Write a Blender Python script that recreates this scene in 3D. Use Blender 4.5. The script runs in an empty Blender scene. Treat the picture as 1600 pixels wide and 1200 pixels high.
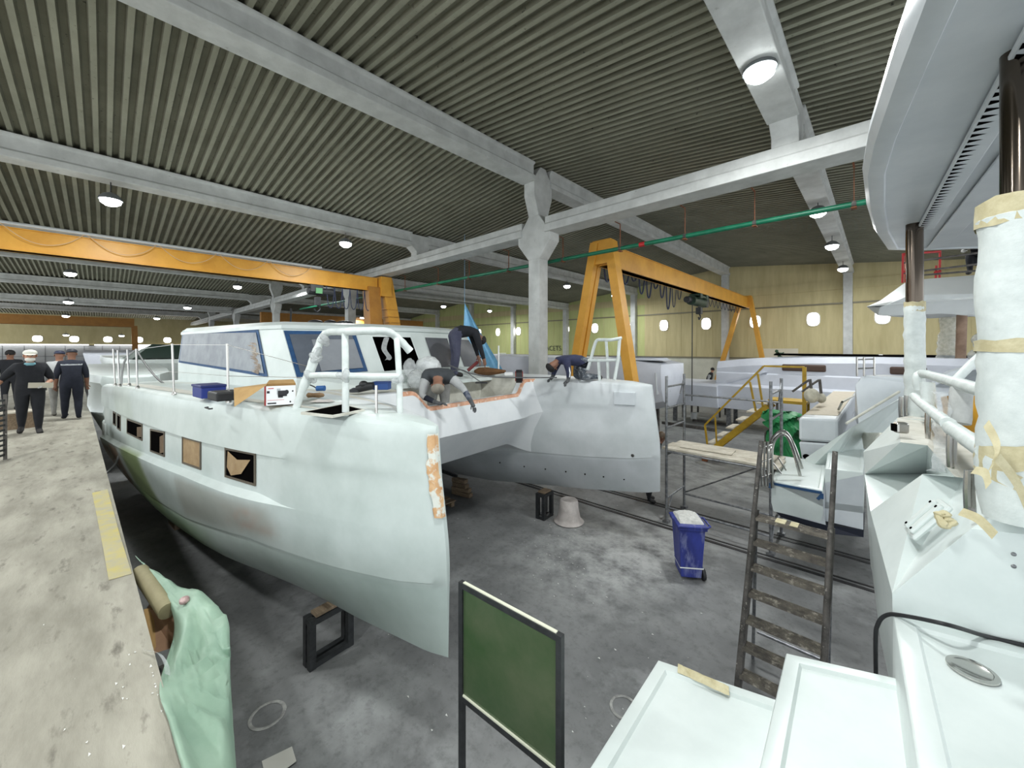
import bpy, bmesh, math, random
from mathutils import Vector, Matrix
random.seed(7)
PI = math.pi
scene = bpy.context.scene
col = scene.collection
V = Vector

# ------------------------------------------------------------------ site survey
# The camera stands 3.6 m above the hall floor looking 43.5 degrees left of the hall's long axis (+Y).
FOC, CX, CY, EYE = 605.0, 800.0, 544.0, 3.6
ANG = math.atan(575/605)
FW = V((-math.sin(ANG), math.cos(ANG), 0)); RT = V((math.cos(ANG), math.sin(ANG), 0)); UP = V((0, 0, 1))
CAM = V((0, 0, EYE))
def ray(px, py): return FW+(px-CX)/FOC*RT+(CY-py)/FOC*UP
def at(px, py, d): return CAM+ray(px, py)*d                       # surveyed point at distance d
def onz(px, py, z): r = ray(px, py); return CAM+r*((z-EYE)/r.z)   # surveyed point at height z
def ony(px, py, y): r = ray(px, py); return CAM+r*(y/r.y)
def onx(px, py, x): r = ray(px, py); return CAM+r*(x/r.x)

# ------------------------------------------------------------------ materials
def lin(c):
    return tuple((x/12.92 if x <= .04045 else ((x+.055)/1.055)**2.4) for x in (v/255 for v in c))
_m = {}
def mat(name, c, c2=None, scale=6, rough=.5, metal=0, bump=0, bscale=None, detail=6, lo=.35, hi=.65, emit=0, alpha=1, attr=False, spec=.5, stretch=None, c3=None, s3=40, t3=(.62, .7)):
    if name in _m: return _m[name]
    m = bpy.data.materials.new(name); m.use_nodes = True
    nt = m.node_tree; b = nt.nodes['Principled BSDF']; L = nt.links.new
    b.inputs['Roughness'].default_value = rough; b.inputs['Metallic'].default_value = metal
    b.inputs['Specular IOR Level'].default_value = spec
    co = lin(c)+(1,)
    tc = nt.nodes.new('ShaderNodeTexCoord')
    vec = tc.outputs['Object']
    if stretch:
        mp = nt.nodes.new('ShaderNodeMapping'); mp.inputs['Scale'].default_value = stretch; L(vec, mp.inputs['Vector']); vec = mp.outputs['Vector']
    out = None
    def noise(s, d=detail):
        n = nt.nodes.new('ShaderNodeTexNoise'); n.inputs['Scale'].default_value = s; n.inputs['Detail'].default_value = d
        n.inputs['Roughness'].default_value = .62; L(vec, n.inputs['Vector']); return n
    if attr:
        a = nt.nodes.new('ShaderNodeAttribute'); a.attribute_name = 'Col'; out = a.outputs['Color']
    if c2 is not None:
        n = noise(scale)
        mr = nt.nodes.new('ShaderNodeMapRange'); mr.inputs[1].default_value = lo; mr.inputs[2].default_value = hi
        L(n.outputs['Fac'], mr.inputs[0])
        mx = nt.nodes.new('ShaderNodeMix'); mx.data_type = 'RGBA'
        if attr: mx.blend_type = 'MULTIPLY'; L(out, mx.inputs[6])
        else: mx.inputs[6].default_value = co
        mx.inputs[7].default_value = lin(c2)+(1,)
        L(mr.outputs[0], mx.inputs[0]); out = mx.outputs[2]
    if c3 is not None:
        n = noise(s3)
        mr = nt.nodes.new('ShaderNodeMapRange'); mr.inputs[1].default_value = t3[0]; mr.inputs[2].default_value = t3[1]
        L(n.outputs['Fac'], mr.inputs[0])
        mx = nt.nodes.new('ShaderNodeMix'); mx.data_type = 'RGBA'
        if out is not None: L(out, mx.inputs[6])
        else: mx.inputs[6].default_value = co
        mx.inputs[7].default_value = lin(c3)+(1,)
        L(mr.outputs[0], mx.inputs[0]); out = mx.outputs[2]
    if out is not None: L(out, b.inputs['Base Color'])
    else: b.inputs['Base Color'].default_value = co
    if bump:
        n = noise(bscale or scale*2); bp = nt.nodes.new('ShaderNodeBump'); bp.inputs['Strength'].default_value = bump
        bp.inputs['Distance'].default_value = .02
        L(n.outputs['Fac'], bp.inputs['Height']); L(bp.outputs[0], b.inputs['Normal'])
    if emit:
        b.inputs['Emission Color'].default_value = co; b.inputs['Emission Strength'].default_value = emit
    if alpha < 1: b.inputs['Alpha'].default_value = alpha
    _m[name] = m
    return m

GEL = mat('white gelcoat', (216, 224, 222), (202, 211, 209), 1.5, .32, bump=.03, bscale=3)
GELG = mat('grey white gelcoat', (206, 211, 215), (192, 198, 203), 1.6, .38)
GELD = mat('dusty deck gelcoat', (210, 209, 200), (188, 186, 175), 5, .6)
HULLM = mat('sanded hull paint', (255, 255, 255), (222, 226, 224), 1.3, .42, attr=True, lo=.3, hi=.75, bump=.02, bscale=2)
LILAC = mat('pale grey boat paint', (214, 218, 228), (200, 204, 214), 1, .45)
CONC = mat('painted concrete', (206, 208, 206), (184, 186, 184), 2.2, .8, bump=.1, bscale=9, c3=(150, 150, 146), s3=7, t3=(.66, .78))
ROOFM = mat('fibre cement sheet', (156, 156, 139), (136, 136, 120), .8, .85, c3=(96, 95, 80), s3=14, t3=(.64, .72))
ROOFD = mat('sheet valley with painted shade', (122, 121, 105), (104, 103, 88), 1.2, .9, c3=(50, 50, 42), s3=10, t3=(.64, .72))  # shade of the recessed and sloping roof faces put into a darker colour
STEEL = mat('stainless steel', (190, 188, 184), None, rough=.18, metal=1)
DULL = mat('dull galvanised steel', (150, 152, 154), (104, 106, 110), 14, .45, metal=.75)
BLK = mat('black painted steel', (34, 36, 38), (52, 54, 56), 16, .5)
BLKM = mat('black plastic', (24, 25, 28), rough=.5)
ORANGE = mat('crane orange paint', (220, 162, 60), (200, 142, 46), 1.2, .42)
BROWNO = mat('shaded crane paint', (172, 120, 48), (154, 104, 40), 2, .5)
GREEN = mat('green pipe paint', (16, 116, 84), (10, 92, 66), 3, .4)
RUST = mat('rusty hanger', (140, 84, 50), (104, 60, 36), 20, .8)
YEL = mat('ochre yellow paint', (192, 158, 40), (164, 130, 26), 5, .5)
WRAP = mat('padded white wrap', (216, 223, 221), (198, 206, 204), 8, .5, bump=.25, bscale=14)
FILM = mat('clear plastic film', (226, 230, 230), (190, 194, 196), 18, .15, alpha=.42, bump=.5, bscale=16)
TAPE = mat('beige masking tape', (206, 198, 164), (182, 172, 136), 14, .7, bump=.2, bscale=30)
BTAPE = mat('blue masking tape', (36, 78, 122), (28, 64, 104), 10, .6)
DARK = mat('dark opening', (12, 11, 11), rough=1, spec=0)
GLASSD = mat('grey protective window film', (104, 110, 120), (124, 130, 138), 2.5, .3)
WFILM = mat('dusty window film', (122, 128, 136), (148, 154, 160), 3, .45, c3=(110, 100, 90), s3=3, t3=(.68, .74), bump=.15, bscale=5)
PAPER = mat('brown masking paper', (166, 142, 106), (142, 116, 82), 5, .7, bump=.3, bscale=9)
CARD = mat('cardboard', (184, 150, 98), (168, 134, 84), 6, .8)
WOOD = mat('raw timber', (146, 128, 106), (116, 98, 80), 4, .8, stretch=(1, 8, 8))
PLANK = mat('dusty plank', (206, 200, 186), (176, 168, 152), 5, .8)
DUSTM = mat('dusty dark steel', (104, 100, 96), (62, 60, 58), 9, .7, metal=.2, c3=(170, 166, 158), s3=18, t3=(.6, .72))
WHITEP = mat('white plastic', (238, 240, 240), rough=.4)
ORLIP = mat('unfinished laminate edge', (226, 178, 150), (206, 150, 118), 9, .7, c3=(240, 226, 214), s3=12, t3=(.55, .66))
BEIGE = mat('beige deck panel', (200, 190, 172), (188, 178, 160), 10, .75)
BLUEB = mat('blue bin plastic', (52, 64, 150), (40, 48, 116), 6, .5, c3=(132, 138, 176), s3=7, t3=(.54, .74), stretch=(1, 1, .35))
DUST = mat('white dust', (214, 214, 210), (190, 190, 186), 20, .9, bump=.3)
TARPB = mat('light blue tarp', (136, 194, 230), (106, 168, 210), 2.5, .55, bump=.2, bscale=5)
TARPG = mat('pale green tarp', (152, 178, 158), (132, 160, 141), 3, .5, bump=.15, bscale=6)
TARPE = mat('bright green tarp', (52, 150, 92), (36, 122, 72), 4, .5, bump=.3, bscale=8)

# ------------------------------------------------------------------ mesh building
class MB:
    def __init__(s): s.v = []; s.f = []; s.mi = []; s.c = None
    def add(s, vs, fs, mi=0):
        o = len(s.v); s.v += [V(p) for p in vs]; s.f += [tuple(i+o for i in f) for f in fs]; s.mi += [mi]*len(fs); return s
    def box(s, c, size, rz=0, M=None, mi=0):
        hx, hy, hz = (a/2 for a in size); c = V(c); R = M or Matrix.Rotation(rz, 3, 'Z')
        vs = [c+R@V((x*hx, y*hy, z*hz)) for x in (-1, 1) for y in (-1, 1) for z in (-1, 1)]
        return s.add(vs, [(0, 1, 3, 2), (4, 6, 7, 5), (0, 4, 5, 1), (2, 3, 7, 6), (0, 2, 6, 4), (1, 5, 7, 3)], mi)
    def bar(s, a, b, w, h, up=UP, mi=0):                            # rectangular bar from a to b
        a, b = V(a), V(b); d = (b-a).normalized(); up = V(up)
        if abs(d.dot(up)) > .99: up = V((1, 0, 0))
        x = d.cross(up).normalized(); z = x.cross(d)
        vs = [p+x*i*w/2+z*j*h/2 for p in (a, b) for i, j in ((-1, -1), (1, -1), (1, 1), (-1, 1))]
        return s.add(vs, [(3, 2, 1, 0), (4, 5, 6, 7), (0, 1, 5, 4), (1, 2, 6, 5), (2, 3, 7, 6), (3, 0, 4, 7)], mi)
    def tube(s, pts, r, n=8, mi=0, closed=False):
        pts = [V(p) for p in pts]; N = len(pts); rs = r if isinstance(r, (list, tuple)) else [r]*N
        vs, fs = [], []; x = None
        for i, p in enumerate(pts):
            a = pts[i-1] if (i or closed) else p; b = pts[(i+1) % N] if (i < N-1 or closed) else p
            d = (b-a).normalized()
            if x is None:
                x = d.cross(UP if abs(d.z) < .9 else V((1, 0, 0))).normalized()
            else:
                x = (x-d*x.dot(d)).normalized()
            y = d.cross(x)
            vs += [p+(x*math.cos(2*PI*k/n)+y*math.sin(2*PI*k/n))*rs[i] for k in range(n)]
        for i in range(N if closed else N-1):
            j = (i+1) % N
            for k in range(n): fs.append((i*n+k, i*n+(k+1) % n, j*n+(k+1) % n, j*n+k))
        if not closed: fs.append(tuple(range(n))[::-1]); fs.append(tuple((N-1)*n+k for k in range(n)))
        return s.add(vs, fs, mi)
    def lathe(s, prof, c, n=24, M=None, mi=0):                      # profile (r, z), closed on the axis when r = 0
        c = V(c); R = M or Matrix.Identity(3); vs = []; fs = []
        for r, z in prof: vs += [c+R@V((r*math.cos(2*PI*k/n), r*math.sin(2*PI*k/n), z)) for k in range(n)]
        for i in range(len(prof)-1):
            for k in range(n): fs.append((i*n+k, i*n+(k+1) % n, (i+1)*n+(k+1) % n, (i+1)*n+k))
        fs.append(tuple(range(n))[::-1]); fs.append(tuple((len(prof)-1)*n+k for k in range(n)))
        return s.add(vs, fs, mi)
    def slab(s, top, dz, mi=0):                                     # polygon extruded by vector or depth
        d = V((0, 0, -dz)) if not isinstance(dz, (tuple, Vector)) else V(dz)
        n = len(top); vs = [V(p) for p in top]+[V(p)+d for p in top]
        fs = [tuple(range(n)), tuple(range(2*n-1, n-1, -1))]+[(i, n+i, n+(i+1) % n, (i+1) % n) for i in range(n)]
        return s.add(vs, fs, mi)
    def poly(s, pts, mi=0): return s.add(pts, [tuple(range(len(pts)))], mi)
    def loft(s, secs, closed=True, cap=True, mi=0):
        n = len(secs[0]); vs = [p for q in secs for p in q]; fs = []
        for i in range(len(secs)-1):
            for k in range(n if closed else n-1):
                k2 = (k+1) % n; fs.append((i*n+k, i*n+k2, (i+1)*n+k2, (i+1)*n+k))
        if cap and closed: fs.append(tuple(range(n))[::-1]); fs.append(tuple((len(secs)-1)*n+k for k in range(n)))
        return s.add(vs, fs, mi)
    def ell(s, c, r, M=None, n=14, m=9, mi=0):
        prof = [(max(1e-4, math.sin(PI*i/m)), -math.cos(PI*i/m)) for i in range(m+1)]
        c = V(c); R = M or Matrix.Identity(3); o = len(s.v)
        s.lathe(prof, (0, 0, 0), n, mi=mi)
        for i in range(o, len(s.v)): q = s.v[i]; s.v[i] = c+R@V((q.x*r[0], q.y*r[1], q.z*r[2]))
        return s
    def build(s, name, m, parent=None, smooth=False, bevel=0, local=False, solid=0, sub=0, ang=40, fix=True):
        me = bpy.data.meshes.new(name)
        vs = s.v
        if parent is not None and not local:
            W = wm(parent).inverted(); vs = [W@p for p in s.v]
        me.from_pydata([tuple(p) for p in vs], [], s.f)
        ms = m if isinstance(m, (list, tuple)) else [m]
        for x in ms: me.materials.append(x)
        for p, i in zip(me.polygons, s.mi): p.material_index = i
        if s.c:
            ca = me.color_attributes.new('Col', 'FLOAT_COLOR', 'POINT')
            for i, c in enumerate(s.c): ca.data[i].color = c
        if fix:
            bm = bmesh.new(); bm.from_mesh(me); bmesh.ops.recalc_face_normals(bm, faces=bm.faces); bm.to_mesh(me); bm.free()
        o = bpy.data.objects.new(name, me); col.objects.link(o)
        if parent is not None: o.parent = parent
        if smooth:
            for p in me.polygons: p.use_smooth = True
            if ang < 180: me.set_sharp_from_angle(angle=math.radians(ang))
        if solid: k = o.modifiers.new('s', 'SOLIDIFY'); k.thickness = solid
        if bevel:
            k = o.modifiers.new('b', 'BEVEL'); k.width = bevel; k.segments = 2; k.limit_method = 'ANGLE'; k.angle_limit = math.radians(35)
        if sub: k = o.modifiers.new('u', 'SUBSURF'); k.levels = k.render_levels = sub
        return o
def wm(o):
    m = o.matrix_basis.copy()
    while o.parent: o = o.parent; m = o.matrix_basis@m
    return m
def tag(o, label=None, cat=None, group=None, kind=None):
    if label: o['label'] = label
    if cat: o['category'] = cat
    if group: o['group'] = group
    if kind: o['kind'] = kind
    return o
def thing(name, label, cat, loc=(0, 0, 0), rz=0, group=None):
    o = bpy.data.objects.new(name, None); col.objects.link(o); o.empty_display_size = .1
    o.location = loc; o.rotation_euler = (0, 0, rz)
    return tag(o, label, cat, group)
def struct(o): o['kind'] = 'structure'; return o
def dup(root, loc=None, rz=None, label=None, group=None):
    def cp(o, par):
        c = o.copy(); col.objects.link(c)
        if par is not None: c.parent = par
        for ch in [x for x in bpy.data.objects if x.parent == o]: cp(ch, c)
        return c
    r = cp(root, None)
    if loc is not None: r.location = loc
    if rz is not None: r.rotation_euler = (0, 0, rz)
    if label: r['label'] = label
    if group: r['group'] = group
    return r
def smooth(a, b, x):
    t = min(1, max(0, (x-a)/(b-a))); return t*t*(3-2*t)
def lerp(a, b, t): return a+(b-a)*t
def interp(tab, x):
    if x <= tab[0][0]: return tab[0][1]
    for (a, p), (b, q) in zip(tab, tab[1:]):
        if x <= b: return p+(q-p)*(x-a)/(b-a)
    return tab[-1][1]
def curve_pts(pts, n=6):                                            # Catmull-Rom through points
    pts = [V(p) for p in pts]; out = []
    for i in range(len(pts)-1):
        p0 = pts[max(0, i-1)]; p1 = pts[i]; p2 = pts[i+1]; p3 = pts[min(len(pts)-1, i+2)]
        for k in range(n):
            t = k/n
            out.append(.5*((2*p1)+(p2-p0)*t+(2*p0-5*p1+4*p2-p3)*t*t+(3*p1-p0-3*p2+p3)*t**3))
    out.append(pts[-1]); return out
def text(body, size, loc, rot, m, name, parent=None, ext=.002):
    cu = bpy.data.curves.new(name, 'FONT'); cu.body = body; cu.size = size; cu.extrude = ext; cu.align_x = 'CENTER'; cu.align_y = 'CENTER'
    t = bpy.data.objects.new(name, cu); col.objects.link(t)
    dg = bpy.context.evaluated_depsgraph_get(); me = bpy.data.meshes.new_from_object(t.evaluated_get(dg))
    bpy.data.objects.remove(t)
    me.materials.clear(); me.materials.append(m)
    M = Matrix.Translation(loc)@rot.to_4x4()
    if parent is not None: M = wm(parent).inverted()@M
    me.transform(M)
    o = bpy.data.objects.new(name, me); col.objects.link(o)
    if parent is not None: o.parent = parent
    return o
def basis(x, y):                                                    # rotation whose columns are x, y, x cross y
    x = V(x).normalized(); y = V(y); y = (y-x*y.dot(x)).normalized(); z = x.cross(y)
    return Matrix((x, y, z)).transposed()

# ------------------------------------------------------------------ hall
YW, XW, XE, YS = 28.8, -74.0, 12.0, -12.0
def roof_z(x):
    t = abs(((x+7.5+13) % 26)-13); return 9.02-.108*t
FLOORM = mat('dusty concrete floor', (138, 139, 139), (90, 91, 92), .55, .62, bump=.15, bscale=5, detail=12, lo=.32, hi=.7, c3=(168, 170, 170), s3=.9, t3=(.55, .8))
def floor_patches(m, spots):
    nt = m.node_tree; L = nt.links.new; b = nt.nodes['Principled BSDF']; src = b.inputs['Base Color'].links[0].from_socket
    tc = nt.nodes.new('ShaderNodeTexCoord')
    def noise(s, d, r=.65):
        n = nt.nodes.new('ShaderNodeTexNoise'); n.inputs['Scale'].default_value = s; n.inputs['Detail'].default_value = d; n.inputs['Roughness'].default_value = r; L(tc.outputs['Object'], n.inputs['Vector']); return n.outputs['Fac']
    def mr(v, a, c, lo=0, hi=1):
        n = nt.nodes.new('ShaderNodeMapRange'); n.inputs[1].default_value = a; n.inputs[2].default_value = c; n.inputs[3].default_value = lo; n.inputs[4].default_value = hi; L(v, n.inputs[0]); return n.outputs[0]
    def mul(a, c):
        n = nt.nodes.new('ShaderNodeMath'); n.operation = 'MULTIPLY'; L(a, n.inputs[0]); L(c, n.inputs[1]); return n.outputs[0]
    for (p, r, colr, k) in spots:
        d = nt.nodes.new('ShaderNodeVectorMath'); d.operation = 'DISTANCE'; L(tc.outputs['Object'], d.inputs[0]); d.inputs[1].default_value = p
        f = mul(mr(d.outputs['Value'], r*.15, r, 1, 0), mr(noise(2.3, 10), .36, .62, 0, k))
        x = nt.nodes.new('ShaderNodeMix'); x.data_type = 'RGBA'; L(f, x.inputs[0]); L(src, x.inputs[6]); x.inputs[7].default_value = lin(colr)+(1,); src = x.outputs[2]
    f = mr(noise(9, 12, .75), .30, .50, .62, 1.0)                  # grit and stains
    x = nt.nodes.new('ShaderNodeMix'); x.data_type = 'RGBA'; x.blend_type = 'MULTIPLY'; x.inputs[0].default_value = 1; L(src, x.inputs[6]); L(f, x.inputs[7]); src = x.outputs[2]
    L(src, b.inputs['Base Color'])
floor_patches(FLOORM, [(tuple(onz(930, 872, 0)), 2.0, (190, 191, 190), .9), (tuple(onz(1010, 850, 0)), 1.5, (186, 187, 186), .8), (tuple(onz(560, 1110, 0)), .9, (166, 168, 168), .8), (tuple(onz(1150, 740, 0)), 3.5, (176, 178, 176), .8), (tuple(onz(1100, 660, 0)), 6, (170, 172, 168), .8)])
struct(MB().slab([(XW, YS, 0), (XE, YS, 0), (XE, YW, 0), (XW, YW, 0)], .2).build('floor', FLOORM))
# corrugated roof, corrugations run across the hall
mb = MB(); per = .215
xs = [XW, -72.5, -59.5, -46.5, -33.5, -20.5, -7.5, 5.5, XE]
ny = int((YW-YS)/per)
rows = []
for k in range(ny+1):
    y = YS+k*per
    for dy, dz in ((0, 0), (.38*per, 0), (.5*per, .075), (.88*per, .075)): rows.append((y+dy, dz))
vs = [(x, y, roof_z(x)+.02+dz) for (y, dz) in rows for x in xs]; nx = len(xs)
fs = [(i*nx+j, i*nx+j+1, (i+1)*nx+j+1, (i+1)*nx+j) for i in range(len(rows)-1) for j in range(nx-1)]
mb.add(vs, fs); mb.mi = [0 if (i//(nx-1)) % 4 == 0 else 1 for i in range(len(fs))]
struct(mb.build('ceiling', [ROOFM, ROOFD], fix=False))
# end wall with portholes: beige sheet above, pale below
WALLB = mat('beige wall sheet', (206, 194, 150), (190, 178, 134), 1.1, .8, stretch=(3, 1, .4))
WALLL = mat('pale lower wall', (214, 214, 200), (200, 200, 186), 1.3, .8)
WALLG = mat('wall sheet with painted green light', (196, 200, 140), (184, 190, 128), 1.1, .8, stretch=(3, 1, .4))  # greenish yellow light on the far stretch of wall, put into the colour
mb = MB()
mb.box(((XW+XE)/2, YW+.1, 1.45), (XE-XW, .2, 2.9), mi=1)
mb.box(((-13.2+XE)/2, YW+.1, 6.0), (XE+13.2, .2, 6.2), mi=0)
mb.box(((XW-13.2)/2, YW+.1, 6.0), (-13.2-XW, .2, 6.2), mi=2)
for i in range(60):                                                # sheet joints
    x = XE-.4-1.05*i; mb.box((x, YW-.004, 6.0), (.02, .012, 6.2), mi=0)
mb.box(((XW+XE)/2, YW-.02, 2.95), (XE-XW, .06, .1), mi=3)
mb.box(((XW+XE)/2, YW-.02, 6.15), (XE-XW, .1, .09), mi=3)
mb.box(((XW+XE)/2, YW-.02, 7.2), (XE-XW, .1, .5), mi=0)
struct(mb.build('wall_back', [WALLB, WALLL, WALLG, mat('wall rail', (128, 122, 100))]))
mb = MB(); mb.box((XW-.1, (YS+YW)/2, 2), (.2, YW-YS, 4), mi=1); mb.box((XW-.1, (YS+YW)/2, 6), (.2, YW-YS, 4.2), mi=0)
for i in range(22): mb.box((XW+.01, YS+.6+1.6*i, 2), (.02, .06, 4), mi=2)
for z in (1.3, 2.6): mb.box((XW+.01, (YS+YW)/2, z), (.02, YW-YS, .05), mi=2)
struct(mb.build('wall_left', [WALLB, mat('grey panel wall', (168, 170, 172)), mat('panel seam', (110, 112, 114))]))
GLOW = mat('daylight pane', (255, 253, 248), emit=9)
wi = 0
def porthole(c, n, r=.29, h=.38):
    global wi; wi += 1
    n = V(n); t = n.cross(UP); f = MB(); p = MB(); K = 20; o = []; q = []
    for k in range(K):
        a = 2*PI*k/K; ca = abs(math.cos(a))**.72*(1 if math.cos(a) > 0 else -1); sa = abs(math.sin(a))**.72*(1 if math.sin(a) > 0 else -1)
        o.append(V(c)+t*ca*(r+.05)+UP*sa*(h+.05)); q.append(V(c)+t*ca*r+UP*sa*h)
    f.loft([[x+n*.0 for x in o], [x+n*.05 for x in o], [x+n*.05 for x in q], [x+n*.0 for x in q]], cap=False)
    fo = struct(f.build('window_%d' % wi, mat('porthole frame', (226, 222, 206))))
    p.poly([x+n*.02 for x in q]); p.build('window_pane', GLOW, fo)
for k in range(-1, 17): porthole((-2.85-2.95*k, YW, 5.3), (0, -1, 0))
for k in range(9): porthole((XW, -5.6+2.95*k, 4.75), (1, 0, 0), .4, .36)
# tall bright opening at the far corner of the left wall
mb = MB(); mb.box((XW+.03, 5.6, 2.2), (.06, 5.0, 3.6)); dr = struct(mb.build('door_1', GLOW))
mb = MB()
for y in (3.1, 4.4, 5.6, 6.9, 8.1): mb.box((XW+.1, y, 2.2), (.1, .16, 3.7))
mb.box((XW+.1, 5.6, 4.05), (.1, 5.1, .16)); mb.build('door_frame', mat('door frame paint', (150, 138, 120)), dr)
# beams running along the hall
def beam(x, y0, y1, z, w=.5, h=.55, label=''):
    prof = [(-w*.5, -h), (w*.5, -h), (w*.5, -h*.72), (w*.38, -h*.64), (w*.38, -h*.16), (w*.5, -h*.1), (w*.5, 0), (-w*.5, 0), (-w*.5, -h*.1), (-w*.38, -h*.16), (-w*.38, -h*.64), (-w*.5, -h*.72)]
    mb = MB(); mb.loft([[V((x+a, y, z+b)) for a, b in prof] for y in (y0, y1)])
    return tag(struct(mb.build('roof_beam', CONC, bevel=.015)), label)
rows_x = [5.2, -1.3, -7.5, -14.0, -20.5, -27.0, -33.5, -40.0, -46.5, -53.0, -59.5, -66.0]
for x in rows_x:
    zt = roof_z(x)
    for y0, y1 in ((YS, 8.62), (9.38, YW)): beam(x, y0, y1, zt)
# transfer beam across the hall at y = 9 and its stubs and columns
YC = 9.04
mb = MB()
prof = [(-.3, 6.97), (.3, 6.97), (.3, 7.18), (.24, 7.22), (.24, 7.42), (-.24, 7.42), (-.24, 7.22), (-.3, 7.18)]
xb = [XE, -7.05, -7.95, -20.05, -20.95, -33.05, -33.95, -46.05, -46.95, -59, -60, XW]
for a, b in zip(xb[::2], xb[1::2]): mb.loft([[V((x, YC+p, z)) for p, z in prof] for x in (a, b)])
struct(mb.build('cross_beam', CONC, bevel=.015))
for x in (5.2, -1.3, -14.0, -27.0, -40.0, -53.0, -66.0):
    zt = roof_z(x); mb = MB()
    pr = [(-.22, 7.42), (.22, 7.42), (.22, zt-.75), (.5, zt-.5), (.5, zt-.06), (-.5, zt-.06), (-.5, zt-.5), (-.22, zt-.75)]
    if zt-.75 < 7.5: pr = [(-.3, 7.4), (.3, 7.4), (.45, zt-.4), (.45, zt-.06), (-.45, zt-.06), (-.45, zt-.4)]
    mb.slab([(x-.22, YC+a, z) for a, z in pr], (.44, 0, 0)); struct(mb.build('beam_stub', CONC, bevel=.02))
for x in (-7.5, -20.5, -33.5, -46.5, -59.5):
    zt = roof_z(x); c = .21; mb = MB()
    # stem, lower flared head holding the cross beam, waist, upper head holding the roof beam
    mb.box((x, YC, 3.3), (.42, .42, 6.6))
    pr = [(-c, 6.25), (c, 6.25), (.62, 6.75), (.62, 7.0), (.26, 7.46), (.2, 7.55), (-.2, 7.55), (-.26, 7.46), (-.62, 7.0), (-.62, 6.75)]
    mb.slab([(x+a, YC-c-.015, z) for a, z in pr], (0, 2*c+.03, 0))
    pr = [(-.2, 7.5), (.2, 7.5), (.42, zt-.9), (.42, zt-.45), (.12, zt-.04), (-.12, zt-.04), (-.42, zt-.45), (-.42, zt-.9)]
    if zt < 8: pr = [(-.2, 7.4), (.2, 7.4), (.4, zt-.3), (.1, zt-.03), (-.1, zt-.03), (-.4, zt-.3)]
    mb.slab([(x-.2, YC+a, z) for a, z in pr], (.4, 0, 0))
    struct(mb.build('column', CONC, bevel=.02))
for x in rows_x:                                                   # columns standing against the end wall
    mb = MB(); mb.box((x, YW-.2, (roof_z(x)-.55)/2), (.4, .4, roof_z(x)-.55)); struct(mb.build('column', CONC, bevel=.02))
# raised concrete walkway on the left
WALKM = mat('walkway concrete', (172, 168, 155), (136, 132, 120), 1.1, .85, bump=.3, bscale=7, detail=14, c3=(104, 100, 90), s3=3.4, t3=(.57, .72), stretch=(1, 3.2, 1))
wy = lambda x: .24+.034*(x+2.1)
walk_pts = [(-1.95, wy(-1.95), 1.8), (-1.95, YS, 1.8), (XW+.5, YS, 1.8), (XW+.5, -1.6, 1.8), (-46, -1.35, 1.8)]
struct(MB().slab(walk_pts, 1.78).build('walkway', WALKM))
mb = MB()                                                          # worn yellow line
q = [onz(144, 770, 1.806), onz(168, 764, 1.806), onz(188, 838, 1.806), onz(206, 896, 1.806), onz(170, 906, 1.806), onz(160, 850, 1.806)]
mb.slab(q, .004)
struct(mb.build('yellow_floor_mark', mat('worn yellow paint', (196, 182, 112), (176, 170, 146), 5, .8, lo=.36, hi=.6)))
# ------------------------------------------------------------------ the unfinished catamaran in the middle of the hall
TH = math.radians(5.5)
BX = V((-math.cos(TH), -math.sin(TH), 0)); BY = V((math.sin(TH), -math.cos(TH), 0)); B0 = V((-2.8, 2.0, 0))
def B(x, y, z): return B0+BX*x+BY*y+UP*z                            # boat frame: x aft from the near stem, y towards the walkway
LH = 11.3
cat = thing('catamaran', 'unfinished white catamaran with twin bows on stands in the middle of the hall', 'boat', B0, 0)
def bh(x): return .055+.925*(1-math.exp(-max(x, 0)/2.2))
ZS = [(0, 2.90), (.4, 2.945), (1.5, 2.965), (3, 2.955), (5, 2.91), (8, 2.84), (LH, 2.70)]
ZT = [(0, 2.48), (1.7, 2.46), (4, 2.385), (6, 2.33), (9, 2.24), (LH, 2.2)]
ZC = [(0, 2.0), (1.5, 1.97), (2.9, 1.90), (4.2, 1.86), (6.4, 1.72), (9, 1.55), (LH, 1.42)]
ZK = [(0, 1.60), (.4, 1.53), (1.2, 1.46), (2.6, 1.38), (4.6, 1.12), (6.8, .96), (LH, .86)]
ZB = [(0, .97), (.25, .89), (1.35, .69), (2.2, .575), (4, .31), (6, .18), (9, .18), (LH, .38)]
YF, XF = -5.0, -.22
def rec(x): return .05*smooth(1.55, 2.4, x)
def stem(x, z): return x-.14*smooth(0, 1.2, (2.9-z))*max(0, 1-x/1.6)
def half(x, outer):
    b = bh(x); zs, zt, zc, zk, zb = (interp(t, x) for t in (ZS, ZT, ZC, ZK, ZB)); r = rec(x) if outer else 0; g = min(1, b/.3)
    P = [(0, zs+.02), (.5*b, zs+.018), (b-.11*g, zs+.005), (b-.055*g, zs-.008), (b-.018*g, zs-.04), (b, zs-.1)]
    for k in range(1, 6): P.append((b+.004*g, lerp(zs-.1, zt, k/5)))
    P.append((b-r, zt-.012))
    for k in range(1, 5): P.append((b-r, lerp(zt-.012, zc+.06*(r/.05), k/5)))
    P.append((b-r, zc+.06*(r/.05)+.001)); P.append((b+.03*(r/.05), zc))
    yk = b*.86
    for k in range(1, 7): P.append((lerp(b+.03*(r/.05), yk, (k/6)**1.3), lerp(zc, zk+.012, k/6)))
    P.append((yk-.03*g, zk)); e = lerp(1.15, 2.3, smooth(0, 5, x))
    for k in range(1, 11): t = k/11; P.append(((yk-.03*g)*(1-t**e), lerp(zk, zb, t)))
    P.append((0, zb))
    return P
TOPC = (207, 216, 214)
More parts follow.
